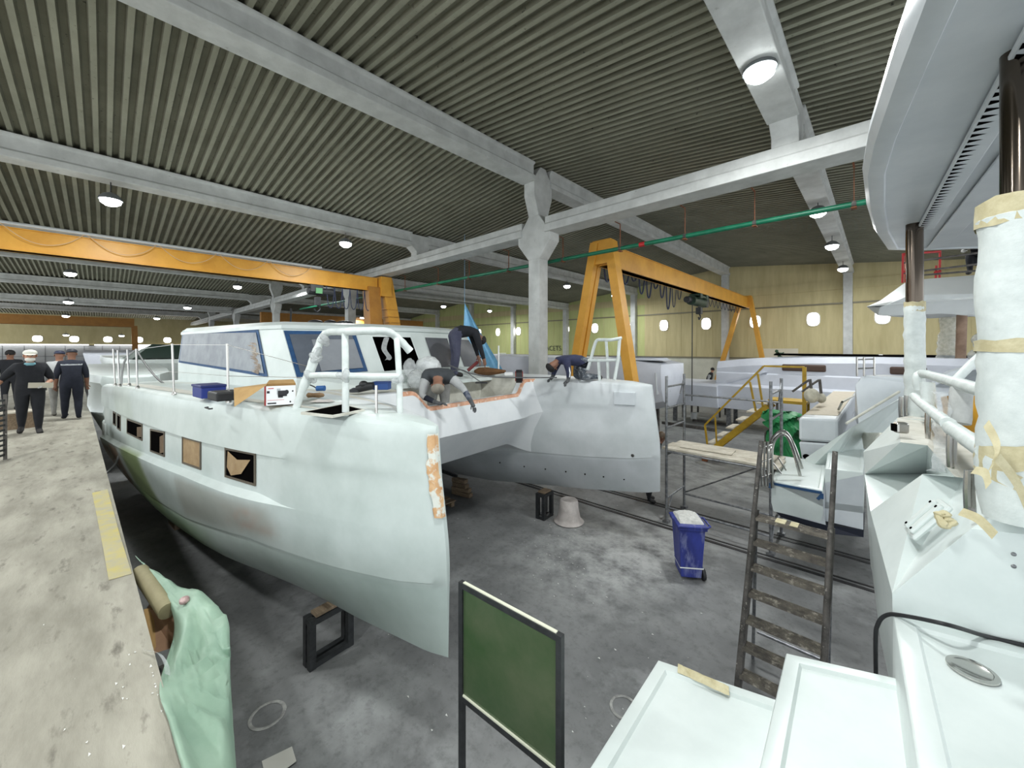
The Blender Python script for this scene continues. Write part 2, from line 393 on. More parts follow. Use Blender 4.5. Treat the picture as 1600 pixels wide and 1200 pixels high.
def hull_colour(x, z, y, outer, rnd):
    zk = interp(ZK, x); c = V(TOPC) if z > zk-.003 else V((192, 204, 201))
    if not outer: return V((218, 222, 225)) if z > zk-.003 else V((200, 204, 208))
    n = rnd
    def mix(c, d, f): return c.lerp(V(d), max(0, min(1, f)))
    band = lambda v, a, b, s: smooth(a-s, a+s, v)*(1-smooth(b-s, b+s, v))
    c = mix(c, (178, 181, 175), 1.0*band(x, 2.0, 4.6, .15)*band(z, interp(ZK, x)+.1, interp(ZC, x)-.07, .04))
    c = mix(c, (178, 154, 142), .7*band(x, 2.0, 2.9, .25)*band(z, zk+.12, interp(ZC, x)-.14, .06)*n)
    c = mix(c, (140, 156, 110), .95*band(x+.9*(1.7-z), 6.7, 8.6, .2)*(1 if z < interp(ZC, x)+.02 else .1))
    c = mix(c, (104, 128, 92), .95*band(x, 4.2, 8.8, .9)*(1-smooth(zk-.25, zk+.1, z)))
    c = mix(c, (170, 138, 118), .9*band(x+.6*(1.6-z), 9.0, 10.2, .2)*(1 if z < interp(ZC, x)+.0 else 0))
    c = mix(c, (108, 84, 66), .9*smooth(10.2, 10.7, x+.6*(1.6-z))*(1 if z < interp(ZC, x)-.1 else 0))
    c = mix(c, (150, 156, 152), .55*band(x, 8.2, 10.2, .3)*band(z, 1.5, 1.8, .05))
    c = mix(c, (150, 152, 150), .35*smooth(7, 9.5, x)*smooth(2.45, 2.6, z))
    return c
def make_hull(yc, sgn, xo=0):
    mb = MB(); mb.c = []; secs = []
    xs = [0, .015, .04, .08, .13, .2, .3, .42, .56, .72]+[.9+.13*i for i in range(81)]
    xs = [x for x in xs if x < LH-.02]+[LH]
    R = random.Random(3)
    for x in xs:
        a = half(x, True); b = half(x, False)
        sec = []
        k = math.sqrt(max(0.04, min(1, (x+.012)/.1))) if x < .1 else 1
        for y, z in a: sec.append((y*k, z, True))
        for y, z in reversed(b[1:-1]): sec.append((-y*k, z, False))
        ring = []
        for y, z, o in sec:
            xx = stem(x, z)
            if x > LH-.8: xx = x+.0
            ring.append(B(xx+xo, yc+sgn*y, z)); 
            cc = hull_colour(x, z, y, (o or x < .35) and sgn > 0 and yc == 0, R.random())
            mb.c.append(lin(cc)+(1,))
        secs.append(ring)
    mb.loft(secs)
    return mb
hn = make_hull(0, 1).build('hull', HULLM, cat, smooth=True, ang=28)
hf = make_hull(YF, -1, XF).build('hull', HULLM, cat, smooth=True, ang=28)
# epoxy band on the near stem
mb = MB(); R = random.Random(5); secs = []
for i in range(22):
    z = 2.86-.7*i/21; w = .028+.022*R.random()+(.02 if 6 < i < 17 else 0); b = bh(w)*.72
    secs.append([B(stem(-.012, z), .0, z), B(stem(-.012, z), .045, z), B(stem(.04, z)-.006, .082, z), B(stem(w, z), bh(w)+.006, z)])
mb.loft(secs, closed=False, cap=False)
tag(mb.build('stem_band', mat('raw epoxy filler', (216, 180, 138), (190, 142, 96), 7, .6, c3=(214, 216, 208), s3=11, t3=(.48, .56)), cat, smooth=True), 'orange-brown filler strip on the bow')
# hull windows
def side_pt(x, z, off=0): return B(x, bh(x)-rec(x)+off, z)
def hull_window(xa, xb, z0a, z1a, z0b, z1b, kind):
    P = [(xa, z1a), (xb, z1b), (xb, z0b), (xa, z0a)]
    def ring(inset, off):
        cx = sum(p[0] for p in P)/4; cz = sum(p[1] for p in P)/4
        return [side_pt(x+(inset if x < cx else -inset), z+(inset if z < cz else -inset), off) for x, z in P]
    f = MB(); f.loft([ring(-.012, .0), ring(-.012, .014), ring(.014, .014), ring(.014, .004)], cap=False)
    fo = f.build('hull_window', mat('window rebate', (92, 84, 72)), cat)
    MB().poly(ring(.012, .005)).build('pane', DARK if kind != 1 else PAPER, fo)
    if kind == 2:
        g = MB(); xm = lambda t: lerp(xa, xb, t)
        g.add([side_pt(xm(.86), z1a-.05, .01), side_pt(xm(.5), z1a-.08, .03), side_pt(xm(.1), z1b-.05, .012), side_pt(xm(.08), z0b+.10, .015), side_pt(xm(.3), z0b+.03, .035), side_pt(xm(.6), z0a+.10, .02)], [(0, 1, 5), (1, 2, 3), (1, 3, 4), (1, 4, 5)])
        g.build('masking_paper', PAPER, fo)
    if kind == 3:
        g = MB(); g.poly([side_pt(lerp(xa, xb, .7), z1a-.04, .01), side_pt(xb+.03, z1b-.04, .01), side_pt(xb+.03, z0b+.05, .01), side_pt(lerp(xa, xb, .7), z0a+.05, .01)]); g.build('masking_paper', mat('dim brown paper', (112, 92, 68), (88, 70, 52), 5, .8), fo)
hull_window(3.03, 2.34, 2.05, 2.385, 2.07, 2.415, 2)
hull_window(4.46, 3.78, 1.98, 2.345, 2.01, 2.365, 1)
hull_window(6.18, 5.34, 1.88, 2.235, 1.93, 2.295, 3)
hull_window(8.16, 6.80, 1.92, 2.19, 1.97, 2.245, 3)
hull_window(9.3, 8.92, 1.87, 2.17, 1.87, 2.17, 0)
hull_window(9.85, 9.5, 1.9, 2.17, 1.9, 2.17, 0)
# bolt holes and square pad on the far hull's inner side
def inner_pt(x, z, k=1.0): return B(x+XF, YF+bh(x)*k, z)
mb = MB()
for px, py in ((781, 723), (819, 729), (852, 733), (884, 737), (914, 741), (943, 745), (975, 749), (1020, 755)):
    r = ray(px, py); best = None
    for i in range(2000):
        q = CAM+r*(6+.002*i*2); e = q-B0; x = e.dot(BX)-XF; y = e.dot(BY)-YF
        zk = interp(ZK, x) if x > 0 else 1.6; t = (zk-q.z)/(zk-interp(ZB, max(0, x))); ex = lerp(1.15, 2.3, smooth(0, 5, x))
        if y < (bh(x)*.86)*(1-max(0, t)**ex)+.004: best = q; break
    if best: MB().lathe([(0.0001, -.004), (.016, -.004), (.016, .004), (.0001, .004)], best, 10, basis(BX, UP)).build('bolt_hole', DARK, cat)
mb = MB(); c = inner_pt(.42, 2.62); mb.bar(inner_pt(.25, 2.66)+BY*.03, inner_pt(.62, 2.66)+BY*.03, .1, .24)
mb.build('square_pad', GELG, cat, bevel=.01)
mb = MB(); mb.tube([inner_pt(.30, 1.60, 1.0), inner_pt(.30, 1.60, 1.0)+BY*.03], .03, 10); mb.build('bolt_head', STEEL, cat)
# bridge deck between the hulls: front bulwark with a dip, crease, undercut, underside
GELW = mat('bright bulwark gelcoat', (226, 229, 231), (214, 218, 221), 1.5, .4)
def zr(y):
    return lerp(2.68, 2.955, max(smooth(-1.72, -1.34, y), 1-smooth(-4.2, -3.93, y)))
def fil(y): return 1-smooth(-4.55, -4.0, y)
ys = [-.35-.06*i for i in range(72)]
secs = []
for y in ys:
    f = fil(y)+.0*(smooth(-.9, -.5, y)); z0 = zr(y)
    d = -.35*f*f
    secs.append([B(10.9, y, 1.62-.25*f), B(6, y, 1.58-.3*f), B(3.2, y, 1.58-.3*f), B(2.48+d*1.3, y, 1.60-.22*f), B(2.24+d*1.1, y, 1.9-.12*f), B(2.0+d*.9, y, 2.2+.12*f), B(2.04+d*.7, y, 2.45+.1*f), B(2.10+d*.4, y, z0-.05), B(2.115+d*.3, y, z0), B(2.27+d*.2, y, z0), B(2.3, y, z0-.04), B(2.3, y, 2.3)])
MB().loft(secs, closed=False, cap=False).build('bridge_deck', GELW, cat, smooth=True, ang=24)
mb = MB(); secs = []                                              # raw orange edge on the bulwark rim
for y in [-1.1-.05*i for i in range(68)]:
    d = -.35*fil(y)**2; z0 = zr(y)
    secs.append([B(2.103+d*.4-.006, y, z0-.055), B(2.10+d*.35, y, z0+.004), B(2.16+d*.3, y, z0+.006)])
tag(mb.loft(secs, closed=False, cap=False).build('bulwark_edge', ORLIP, cat, smooth=True), 'raw orange laminate edge of the front bulwark')
# foredeck well and side decks
mb = MB()
mb.slab([B(2.28, -1.55, 2.3), B(3.3, -1.55, 2.3), B(3.3, -4.0, 2.3), B(2.28, -4.0, 2.3)], .05)
mb.slab([B(2.2, -.45, 2.955), B(3.3, -.45, 2.95), B(3.3, -1.36, 2.95), B(2.2, -1.36, 2.955)], .05)
mb.slab([B(2.2, -4.18, 2.955), B(3.3, -4.18, 2.95), B(3.3, -4.9, 2.95), B(2.2, -4.9, 2.955)], .05)
mb.slab([B(3.28, -.45, 2.945), B(10.9, -.45, 2.8), B(10.9, -4.9, 2.8), B(3.28, -4.9, 2.945)], .05)
mb.slab([B(2.28, -1.36, 2.94), B(3.3, -1.36, 2.94), B(3.3, -1.58, 2.3), B(2.28, -1.72, 2.3)], (-.0, -.03, -.0))
mb.slab([B(2.28, -4.18, 2.94), B(3.3, -4.18, 2.94), B(3.3, -3.96, 2.3), B(2.28, -3.84, 2.3)], (0, .03, 0))
mb.slab([B(3.28, -1.4, 3.02), B(3.28, -4.1, 3.02), B(3.2, -4.1, 2.3), B(3.2, -1.4, 2.3)], tuple(BX*.05))
mb.build('foredeck', GELD, cat)
mb = MB()                                                         # sloping coaming ahead of the cabin
mb.add([B(3.0, -1.2, 2.97), B(3.0, -4.3, 2.97), B(3.72, -4.9, 3.15), B(3.36, -3.3, 3.205), B(3.36, -2.0, 3.205), B(3.74, -.55, 3.12), B(3.0, -1.2, 2.9), B(3.0, -4.3, 2.9), B(3.72, -4.9, 2.93), B(3.74, -.55, 2.93)],
       [(0, 1, 2, 3, 4, 5), (0, 6, 7, 1), (1, 7, 8, 2), (0, 5, 9, 6)])
mb.build('coaming', GEL, cat)
mb = MB(); mb.loft([[B(2.96, -2.5-.6*math.cos(a)*k, 0)+UP*(3.02+.0*a)+BX*(.22+.16*math.sin(a)*k) for a in [2*PI*i/20 for i in range(20)]] for k in (1, .9)], cap=False)
# cabin: stations of (top, bottom)
ST = [((9.9, -.3, 4.04), (10.1, -.25, 3.2)), ((5.1, -.38, 3.95), (4.35, -.28, 3.08)), ((4.5, -.5, 3.94), (3.8, -.44, 3.1)),
      ((3.95, -1.5, 3.94), (3.55, -1.54, 3.17)), ((3.87, -1.75, 3.94), (3.47, -1.79, 3.18)), ((3.74, -2.54, 3.94), (3.33, -2.56, 3.19))]
ST += [((t[0], -5.36-t[1], t[2]), (b[0], -5.36-b[1], b[2])) for t, b in reversed(ST)]
def sp(i, j, v, off=0):                                           # point on a cabin wall between stations
    t = V(ST[i][0]).lerp(V(ST[i][1]), v); u = V(ST[i+1][0]).lerp(V(ST[i+1][1]), v); q = t.lerp(u, j)
    n = (V(ST[i+1][0])-V(ST[i][0])).cross(V(ST[i][1])-V(ST[i][0])).normalized()
    if n.dot(q-V((7, -2.68, 3.5))) < 0: n = -n
    return B(*(q+n*off))
mb = MB()
for i in range(len(ST)-1):
    if i in (4,):                                                    # open doorway in the middle: frame only
        for (j0, j1, v0, v1) in ((0, 1, 0, .17), (.96, 1, .17, 1)):
            mb.poly([sp(i, j0, v0), sp(i, j1, v0), sp(i, j1, v1), sp(i, j0, v1)])
    else:
        for a_ in range(8):
            for b_ in range(8): mb.poly([sp(i, a_/8, b_/8), sp(i, (a_+1)/8, b_/8), sp(i, (a_+1)/8, (b_+1)/8), sp(i, a_/8, (b_+1)/8)])
    a = V(ST[i][1]); b = V(ST[i+1][1]); mb.poly([B(*a), B(*b), B(b.x, b.y, 2.7), B(a.x, a.y, 2.7)])
mb.poly([B(*ST[0][0]), B(*ST[0][1]), B(*ST[-1][1]), B(*ST[-1][0])])
cab = mb.build('cabin', GEL, cat)
MB().box(B(5.2, -2.68, 3.45), (1.6, 3.6, .9), rz=TH).build('cabin_interior', DARK, cat)
mb = MB(); ring = []
C0 = V((6.9, -2.68, 0))
for t, b in ST:
    q = V((t[0], t[1], 0)); q = C0+(q-C0)*1.012; ring.append(q)
mb.loft([[B(q.x, q.y, 3.93) for q in ring], [B(q.x-.015*(q.x < 5), q.y, 3.99) for q in ring], [B(C0.x+(q.x-C0.x)*.97, C0.y+(q.y-C0.y)*.96, 4.05+.008*(q.x-4)) for q in ring]])
mb.build('roof', GEL, cat, smooth=True, ang=30)
def panel(i, j0, j1, v0, v1, name, m, off=.008, skew=0):
    MBp = MB(); G = 8; g = [[sp(i, lerp(j0, j1, a/G), lerp(v0, v1, b/G), off) for a in range(G+1)] for b in range(G+1)]; MBp.loft(g, closed=False, cap=False)
    return MBp.build(name, m, cat)
def taped(i, j0, j1, v0, v1, m, w=.035, wv=.05):
    panel(i, j0, j1, v0, v1, 'tape_border', BTAPE, .012)
    return panel(i, j0+w, j1-w, v0+wv, v1-wv, 'cabin_window', m, .022)
w = taped(0, .015, .985, .03, .95, WFILM, .02, .06); w['label'] = 'long side window under dusty film'
taped(2, .01, .985, .06, .97, mat('charcoal window film', (84, 90, 100), (100, 106, 116), 2, .3), .06, .08)
panel(2, .34, .93, .26, .9, 'film_pane', mat('lighter grey film', (128, 132, 138), (140, 144, 150), 2, .3), .032)
panel(6, .06, .97, .17, .97, 'cabin_window', mat('dim grey pane', (92, 94, 100), (104, 106, 112), 2, .25), .012)
panel(8, .06, .95, .17, .97, 'cabin_window', mat('dim grey pane', (92, 94, 100)), .012)
panel(5, .0, .05, .1, .9, 'pillar_edge', GEL, .01)
mb = MB(); R = random.Random(2)                                   # torn film at the window's forward edge
for k in range(16):
    v = .3+.6*k/16; j = .93+.03*R.random()
    mb.add([sp(0, j, v, .012), sp(0, j-.03-.03*R.random(), v+.03*R.random(), .05), sp(0, j-.01, v+.06, .03)], [(0, 1, 2)])
mb.build('torn_film', mat('brown tape scraps', (120, 104, 90), (176, 168, 156), 8, .6), cat)
# items on the roof line
mb = MB(); mb.bar(B(5.15, -.9, 4.0), B(5.25, -.95, 4.35), .03, .05); mb.box(B(5.2, -.9, 4.06), (.3, .12, .05)); mb.build('aerial_post', BLKM, cat)
mb = MB()
for x, y, s in ((4.6, -1.1, .12), (4.45, -1.3, .1), (4.4, -1.55, .14)): MB().ell(B(x, y, 4.07), (s*1.6, s, .05)).build('roof_vent', BLKM, cat, smooth=True)
# deck hatch on the near bow
h = [onz(475, 644, 2.988), onz(535, 632, 2.988), onz(566, 640, 2.988), onz(520, 649, 2.988)]
cc = sum(h, V((0, 0, 0)))/4
mb = MB(); mb.loft([[cc+(p-cc)*1.1-UP*.02 for p in h], [cc+(p-cc)*1.1+UP*.004 for p in h], [cc+(p-cc)+UP*.004 for p in h], [cc+(p-cc)-UP*.004 for p in h]], cap=False)
ho = mb.build('deck_hatch', GELD, cat); MB().poly([p+UP*.001 for p in h]).build('hatch_opening', DARK, ho)
# dusty non-skid on the near deck
mb = MB(); N = 60; L1, L2 = [], []
for i in range(N+1):
    x = .35+10.4*i/N; b = bh(x)-.14; z = interp(ZS, x)+.024; L1.append(B(x, b, z-.012)); L2.append(B(x, -b*.9, z-.008))
mb.loft([[a, a.lerp(c, .5)+UP*.006, c] for a, c in zip(L1, L2)], closed=False, cap=False); mb.build('deck_covering', GELD, cat)
# pulpit of the near bow, padded and wrapped
pm = MB()
top = [at(462, 641, 4.1), at(471, 612, 4.12), at(482, 587, 4.15), at(494, 552, 4.18), at(503, 528, 4.2), at(514, 519, 4.12), at(539, 518, 3.85), at(575, 517, 3.75), at(603, 518, 3.85), at(620, 527, 3.95), at(641, 549, 4.02)]
R = random.Random(8); tp = curve_pts(top, 5); pm.tube(tp, [.036+.006*R.random()+(.012 if 6 < i < 17 else 0) for i in range(len(tp))], 10)
pm.tube(curve_pts([at(482, 587, 4.15), at(510, 586, 3.9), at(540, 587, 3.74), at(580, 588, 3.76), at(624, 588, 3.84)], 5), .034, 10)
pm.tube([at(539, 519, 3.85), at(540, 587, 3.74), at(540, 650, 3.71)], .033, 10)
pm.tube([at(620, 529, 3.93), at(624, 590, 3.84), at(625, 648, 3.80)], .03, 10)
po = tag(pm.build('pulpit', WRAP, cat, smooth=True), 'padded white bow rail of the near hull')
mb = MB()
for c, s in ((at(482, 590, 4.13), .075), (at(497, 556, 4.15), .07), (at(508, 532, 4.1), .06), (at(539, 588, 3.72), .06), (at(624, 590, 3.8), .05)):
    for k in range(3): mb.ell(c+V((R.uniform(-.03, .03), R.uniform(-.03, .03), R.uniform(-.05, .05))), (s*.7, s*.6, s), Matrix.Rotation(R.random()*3, 3, 'X'), 8, 6)
    mb.build('film_wrapping', FILM, po, smooth=True); mb = MB()
MB().tube([at(588, 602, 3.78), at(588, 649, 3.76)], .014, 8).build('stanchion', STEEL, cat, smooth=True)
fp = MB()                                                         # far pulpit
dF = 6.95
fp.tube(curve_pts([at(918, 578, 7.2), at(923, 562, 7.2), at(931, 534, 7.2), at(940, 531, 7.1), at(955, 531, 6.9), at(971, 528, 6.9)], 4), .03, 8)
fp.tube([at(968, 530, 6.9), at(966, 560, 6.9), at(960, 594, 6.85)], .03, 8)
fp.tube([at(947, 531, 7.0), at(949, 560, 7), at(950, 592, 7)], .026, 8)
fp.tube([at(919, 563, 7.2), at(945, 563, 7), at(968, 562, 6.9)], .028, 8)
fp.tube([at(935, 565, 7.1), at(937, 595, 7.05)], .028, 8)
tag(fp.build('pulpit', WRAP, cat, smooth=True), 'padded white bow rail of the far hull')
# stanchions and lifelines of the near side deck
tops = []
for (px, py, qx, qy) in ((355, 537, 357, 629), (269, 537, 272, 617), (213, 545, 215, 607), (199, 546, 202, 603), (184, 547, 187, 604), (177, 545, 180, 603)):
    f = onz(qx, qy, interp(ZS, 6)+.02 if qx < 300 else 2.955); d = (f-CAM).dot(FW)
    t = at(px, py, d*1.0); o = MB().tube([f, t], .014, 8).build('stanchion', STEEL, cat, smooth=True); MB().lathe([(.03, 0), (.03, .02), (.018, .05)], f, 10).build('stanchion_base', STEEL, o)
    tops.append((f, t))
mb = MB()
for k in (.98, .45):
    for (f, t), (g, u) in zip(tops, tops[1:3]): mb.tube([f.lerp(t, k), g.lerp(u, k)], .003, 5)
    mb.tube([tops[0][0].lerp(tops[0][1], k), at(490, 575 if k > .9 else 590, 4.15)], .003, 5)
mb.build('lifeline', STEEL, cat)
# stern platform of the near hull
mb = MB(); mb.slab([B(11.0, .95, 1.78), B(12.0, .9, 1.75), B(12.0, -.8, 1.75), B(11.0, -.8, 1.78)], .5); mb.slab([B(11.1, .9, 2.3), B(11.5, .88, 2.3), B(11.5, -.8, 2.3), B(11.1, -.8, 2.3)], .55)
mb.build('stern_step', GEL, cat, bevel=.06)
# steel stands under the keels
def stand(c, rz, w=.42, l=.52, h=.6, label='', s=.07):
    t = thing('keel_stand', label, 'stand', c, rz, 'black keel stands')
    Mz = Matrix.Rotation(rz, 3, 'Z'); c = V(c)
    for i in (-1, 1):
        for j in (-1, 1): MB().box(c+Mz@V((i*(w-s)/2, j*(l-s)/2, h/2)), (s, s, h), rz).build('leg', BLK, t)
    for z in (s/2, h-s/2):
        f = MB()
        for i in (-1, 1): f.box(c+Mz@V((i*(w-s)/2, 0, z)), (s*.9, l-.01, s*.9), rz)
        for j in (-1, 1): f.box(c+Mz@V((0, j*(l-s)/2, z)), (w-.01, s*.9, s*.9), rz)
        f.build('frame', BLK, t)
    MB().box(c+V((0, 0, h+.018)), (w*.8, l*.7, .034), rz).build('wood_pad', WOOD, t, bevel=.005)
    return t
stand(B(1.9, .0, 0), TH, label='black box-frame stand under the near bow', h=.555, w=.17)
stand(B(1.95, -4.68, 0), TH, label='black box-frame stand under the far bow beside the bucket', h=.535, w=.22, l=.36)
for y, l in ((0, 'near'), (YF, 'far')): tag(MB().box(B(7.6, y, .085), (.5, .7, .17), TH).build('keel_block', WOOD, bevel=.01), 'low timber block far aft under the %s hull' % l, 'block')
LAMPS = []
LAMPM = mat('lamp glass', (250, 255, 255), emit=26)
def lamp(p, power=0, label='', r=.2):
    p = V(p); t = thing('bay_lamp', label, 'lamp', p, 0, 'high bay lamps')
    MB().lathe([(.04, .16), (r*.6, .12), (r, .02), (r*1.02, -.03), (r*.9, -.03)], p, 20).build('housing', mat('lamp housing', (120, 124, 126), metal=.5), t, smooth=True)
    MB().lathe([(.001, -.028), (r*.9, -.03), (r*.85, -.10), (r*.5, -.16), (.001, -.17)], p, 20).build('diffuser', LAMPM, t, smooth=True)
    MB().tube([p+UP*.15, p+UP*.42], .012, 6).build('hanger', BLK, t)
    if power: LAMPS.append((p.x, p.y, p.z-.02, power))
rows = []
for (px, py, x, pw, l) in ((173, 311, -14, 204, 'bright lamp under the left roof beam, nearest the left frame edge'), (540, 379, -14, 204, 'bright lamp under the left roof beam left of the cross beam'),
    (886, 446, -14, 204, 'small lamp beyond the column seen left of the crane leg'), (960, 461, -14, 204, 'small lamp near the end wall between the crane legs'),
    (1187, 108, -1.3, 204, 'largest glaring lamp under the right roof beam'), (1278, 330, -1.3, 204, 'lamp on the right roof beam just below the green pipe'), (1300, 383, -1.3, 155, 'second lamp below the green pipe on the right roof beam'), (1317, 419, -1.3, 204, 'last lamp of the right roof beam by the end wall'),
    (110, 426, -27, 204, 'lamp below the left crane girder at far left'), (371, 447, -27, 204, 'lamp below the left crane girder right of centre'), (693, 478, -27, 204, 'lamp just left of the blue tarp tip'), (765, 485, -27, 204, 'lamp just right of the blue tarp tip'),
    (107, 471, -40, 186, 'lamp second down in the far left rows'), (293, 480, -40, 186, 'far lamp above the masked cabin side window'), (566, 496, -40, 186, 'far lamp right beside the crane leg above the bow rail'),
    (103, 493, -53, 0, 'tiny lamp on the dark orange girder at far left'), (245, 497, -53, 0, 'tiny lamp on the dark orange girder left of the cabin'), (558, 510, -53, 0, 'tiny lamp on the far girder left of the crane leg'),
    (103, 523, -66, 0, 'tiny lamp close to the left end wall above the dark cap'), (190, 524, -66, 0, 'tiny lamp close to the left end wall right of the two men')):
    lamp(onx(px, py, x), pw, l, .22 if x > -30 else .26)
for x, y, pw in ((-1.3, 1.2, 190), (5.2, 3, 250), (5.2, 11, 300), (-14, -5, 160), (-1.3, -4.5, 260), (5.2, 20, 220), (-27, 8, 210), (-7.6, -3, 240)):
    if pw: LAMPS.append((x, y, 7.4, pw))
# ------------------------------------------------------------------ the catamaran whose stern the viewer stands on
rb = thing('catamaran', 'white catamaran stern with steps and a wrapped hardtop at the right edge', 'boat', (.2, 4, 0), 0)
def tray(top, z, zb, rim=.07, drop=.018, name='stern_step', lab=None):
    c = sum(top, V((0, 0, 0)))/len(top); n = len(top)
    def inset(d):
        out = []
        for i in range(n):
            a, b, e = top[i-1], top[i], top[(i+1) % n]
            u = (b-a).normalized(); w = (e-b).normalized()
            nu = V((-u.y, u.x, 0)); nw = V((-w.y, w.x, 0))
            if nu.dot(c-b) < 0: nu = -nu
            if nw.dot(c-b) < 0: nw = -nw
            m = (nu+nw); m = m/max(.3, m.dot(nu)); out.append(b+m*d)
        return out
    zz = lambda P, q: [V((p.x, p.y, q)) for p in P]
    o = MB(); o.loft([zz(inset(.03), zb), zz(top, zb+.15), zz(top, z-.014), zz(inset(.005), z-.004), zz(inset(.014), z), zz(inset(rim), z), zz(inset(rim+.015), z-drop)])
    r = o.build(name, GEL, rb, smooth=True, ang=30)
    if lab: r['label'] = lab
    return r
C1, C2, L1 = onz(1028, 1030, 1.45), onz(1207, 1090, 1.45), onz(920, 1200, 1.45)
D1, D2, L2 = onz(1228, 1019, 1.72), onz(1386, 1055, 1.72), onz(1186, 1200, 1.72)
E1, E2, L3 = onz(1395, 957, 2.0), onz(1600, 1009, 2.0), onz(1432, 1200, 2.0)
ext = lambda a, b, k: a+(b-a)*k
tray([C1, ext(C1, C2, 1.5), ext(C1, C2, 1.5)+(L1-C1)*2, ext(C1, L1, 2)], 1.45, .85, lab='lowest white boarding step')
tray([D1, ext(D1, D2, 1.3), ext(D1, D2, 1.3)+(L2-D1)*2.2, ext(D1, L2, 2.2)], 1.72, .9, lab='middle white boarding step')
tray([E1, ext(E1, E2, 1.8), ext(E1, E2, 1.8)+(L3-E1)*2.2, ext(E1, L3, 2.2)], 2.0, .9, .09, lab='upper white boarding step')
mb = MB(); p = onz(1519, 1049, 1.984); mb.lathe([(.001, 0), (.078, 0), (.09, .004), (.09, .012), (.072, .014), (.066, .01), (.001, .01)], p, 24)
mb.build('deck_fitting', STEEL, rb, smooth=True)
# vertical face of the transom coaming
N0 = (E2-E1).cross(UP).normalized()
def onface(px, py): r = ray(px, py); return CAM+r*((E1-CAM).dot(N0)/r.dot(N0))
F0, F1, F2, F3 = onface(1394, 927), onface(1517, 826), onface(1720, 848), onface(1720, 1040)
Eb = V((E1.x, E1.y, 1.95)); F3.z = 1.95
G1, G2, G3 = onz(1360, 799, 2.2), onz(1351, 741, 2.2), onz(1428, 752, 2.22)
H1, H2, H3 = onz(1441, 741, 2.62), onz(1506, 747, 2.62), onz(1560, 800, 2.66)
I2, I3, I4 = onz(1407, 691, 2.72), onz(1449, 696, 2.72), onz(1447, 740, 2.25)
J1, J2 = onz(1349, 706, 2.42), onz(1402, 653, 2.75)
K1, K2, K3 = onz(1500, 652, 2.75), onz(1492, 745, 2.68), onz(1530, 700, 2.75)
mb = MB(); mb.poly([Eb, F0, F1, F2, F3]); mb.build('coaming_face', GEL, rb)
mb = MB()
mb.poly([F0, G1, H1]); mb.poly([F0, H1, H2, F1]); mb.poly([F1, H2, H3, F2])
mb.poly([G1, G2, I4]); mb.poly([G1, I4, G3]); mb.poly([G1, G3, H1]); mb.poly([G2, I2, I3, I4]); mb.poly([G2, J1, J2, I2])
mb.poly([H1, G3, I4, K2]); mb.poly([H1, K2, H2]); mb.poly([I4, I3, K2])
low = lambda p, z=1.15, dx=.06: V((p.x+dx, p.y, z))
for a, b in ((Eb, F0), (F0, G1), (G1, G2), (G2, J1), (J1, J2)):
    mb.poly([a, b, low(b), low(a)])
mb.poly([J2, low(J2), low(J2)+V((1.2, .3, 0)), J2+V((1.2, .3, 0))])
mb.build('transom_coaming', GEL, rb, bevel=.012)
mb = MB(); mb.poly([J2, I2, I3, K2, H2, H3, F2, onz(1760, 760, 2.7), onz(1560, 640, 2.75), onz(1470, 640, 2.75)])
mb.build('aft_deck', GELD, rb)
# moulded cleat tray in the near wedge
cp = onz(1437, 838, 2.42); u = (F1-F0).normalized(); nrm = (H1-F0).cross(F1-F0).normalized(); nrm = nrm if nrm.z > 0 else -nrm
RB = basis(u, nrm.cross(u)); cc = F0+(F1-F0)*.40+(H1-F0)*.34+nrm*.012
cm = MB(); cm.box(cc+nrm*.012, (.30, .20, .03), M=RB); ct = cm.build('cleat_tray', GEL, rb, bevel=.02)
cm = MB(); cm.box(cc+nrm*.035+RB@V((0, .045, 0)), (.25, .06, .03), M=RB); cm.box(cc+nrm*.035+RB@V((0, -.045, 0)), (.25, .06, .03), M=RB); cm.build('ridge', GEL, ct, bevel=.012)
cm = MB()
for i in (-1, 1):
    for j in (-1, 1): cm.lathe([(.001, 0), (.009, 0), (.009, .004), (.001, .004)], cc+nrm*.05+RB@V((i*.1, j*.05, 0)), 10, RB)
cm.build('screw_hole', DARK, ct)
mb = MB(); p = onz(1408, 676, 2.77); mb.box(p+V((0, 0, .05)), (.10, .08, .11), rz=.4); fl = mb.build('fairlead', STEEL, rb, bevel=.02)
MB().box(p+V((-.05, -.03, .05)), (.03, .05, .07), rz=.4).build('opening', DARK, fl)
# hardtop roof overhead
HZ = 5.15
out = [onz(a, b, HZ) for a, b in ((1385, 393), (1367, 368), (1356, 332), (1350, 280), (1360, 230), (1400, 110), (1440, 0))]
out = out+[V((.25, 1.5, HZ)), V((.6, .6, HZ)), V((5, 1.6, HZ)), V((5, 11, HZ))]+[onz(1600, 389, HZ), onz(1480, 392, HZ), onz(1420, 394, HZ)]
out = [p for p in out]
cH = V((2.3, 5.0, HZ))
rg = lambda k, dz: [V((cH.x+(p.x-cH.x)*k, cH.y+(p.y-cH.y)*(1-(1-k)*.5), HZ+dz)) for p in out]
mb = MB(); mb.loft([rg(.97, .30), rg(1.0, .2), rg(1.005, .1), rg(.99, .02), rg(.965, 0), rg(.945, .0), rg(.94, .02)])
ht = mb.build('hardtop', GELG, rb, smooth=True, ang=30)
mb = MB(); A0, A1 = onz(1600, 38, HZ-.0), onz(1432, 356, HZ-.0)     # rib with a serrated slot
mb.slab([A0, A1, A1+V((.16, .05, 0)), A0+V((.16, .05, 0))], .035); mb.build('rib', GELG, ht, bevel=.01)
mb = MB(); sd = (A1-A0); sn = V((.085, .03, 0))
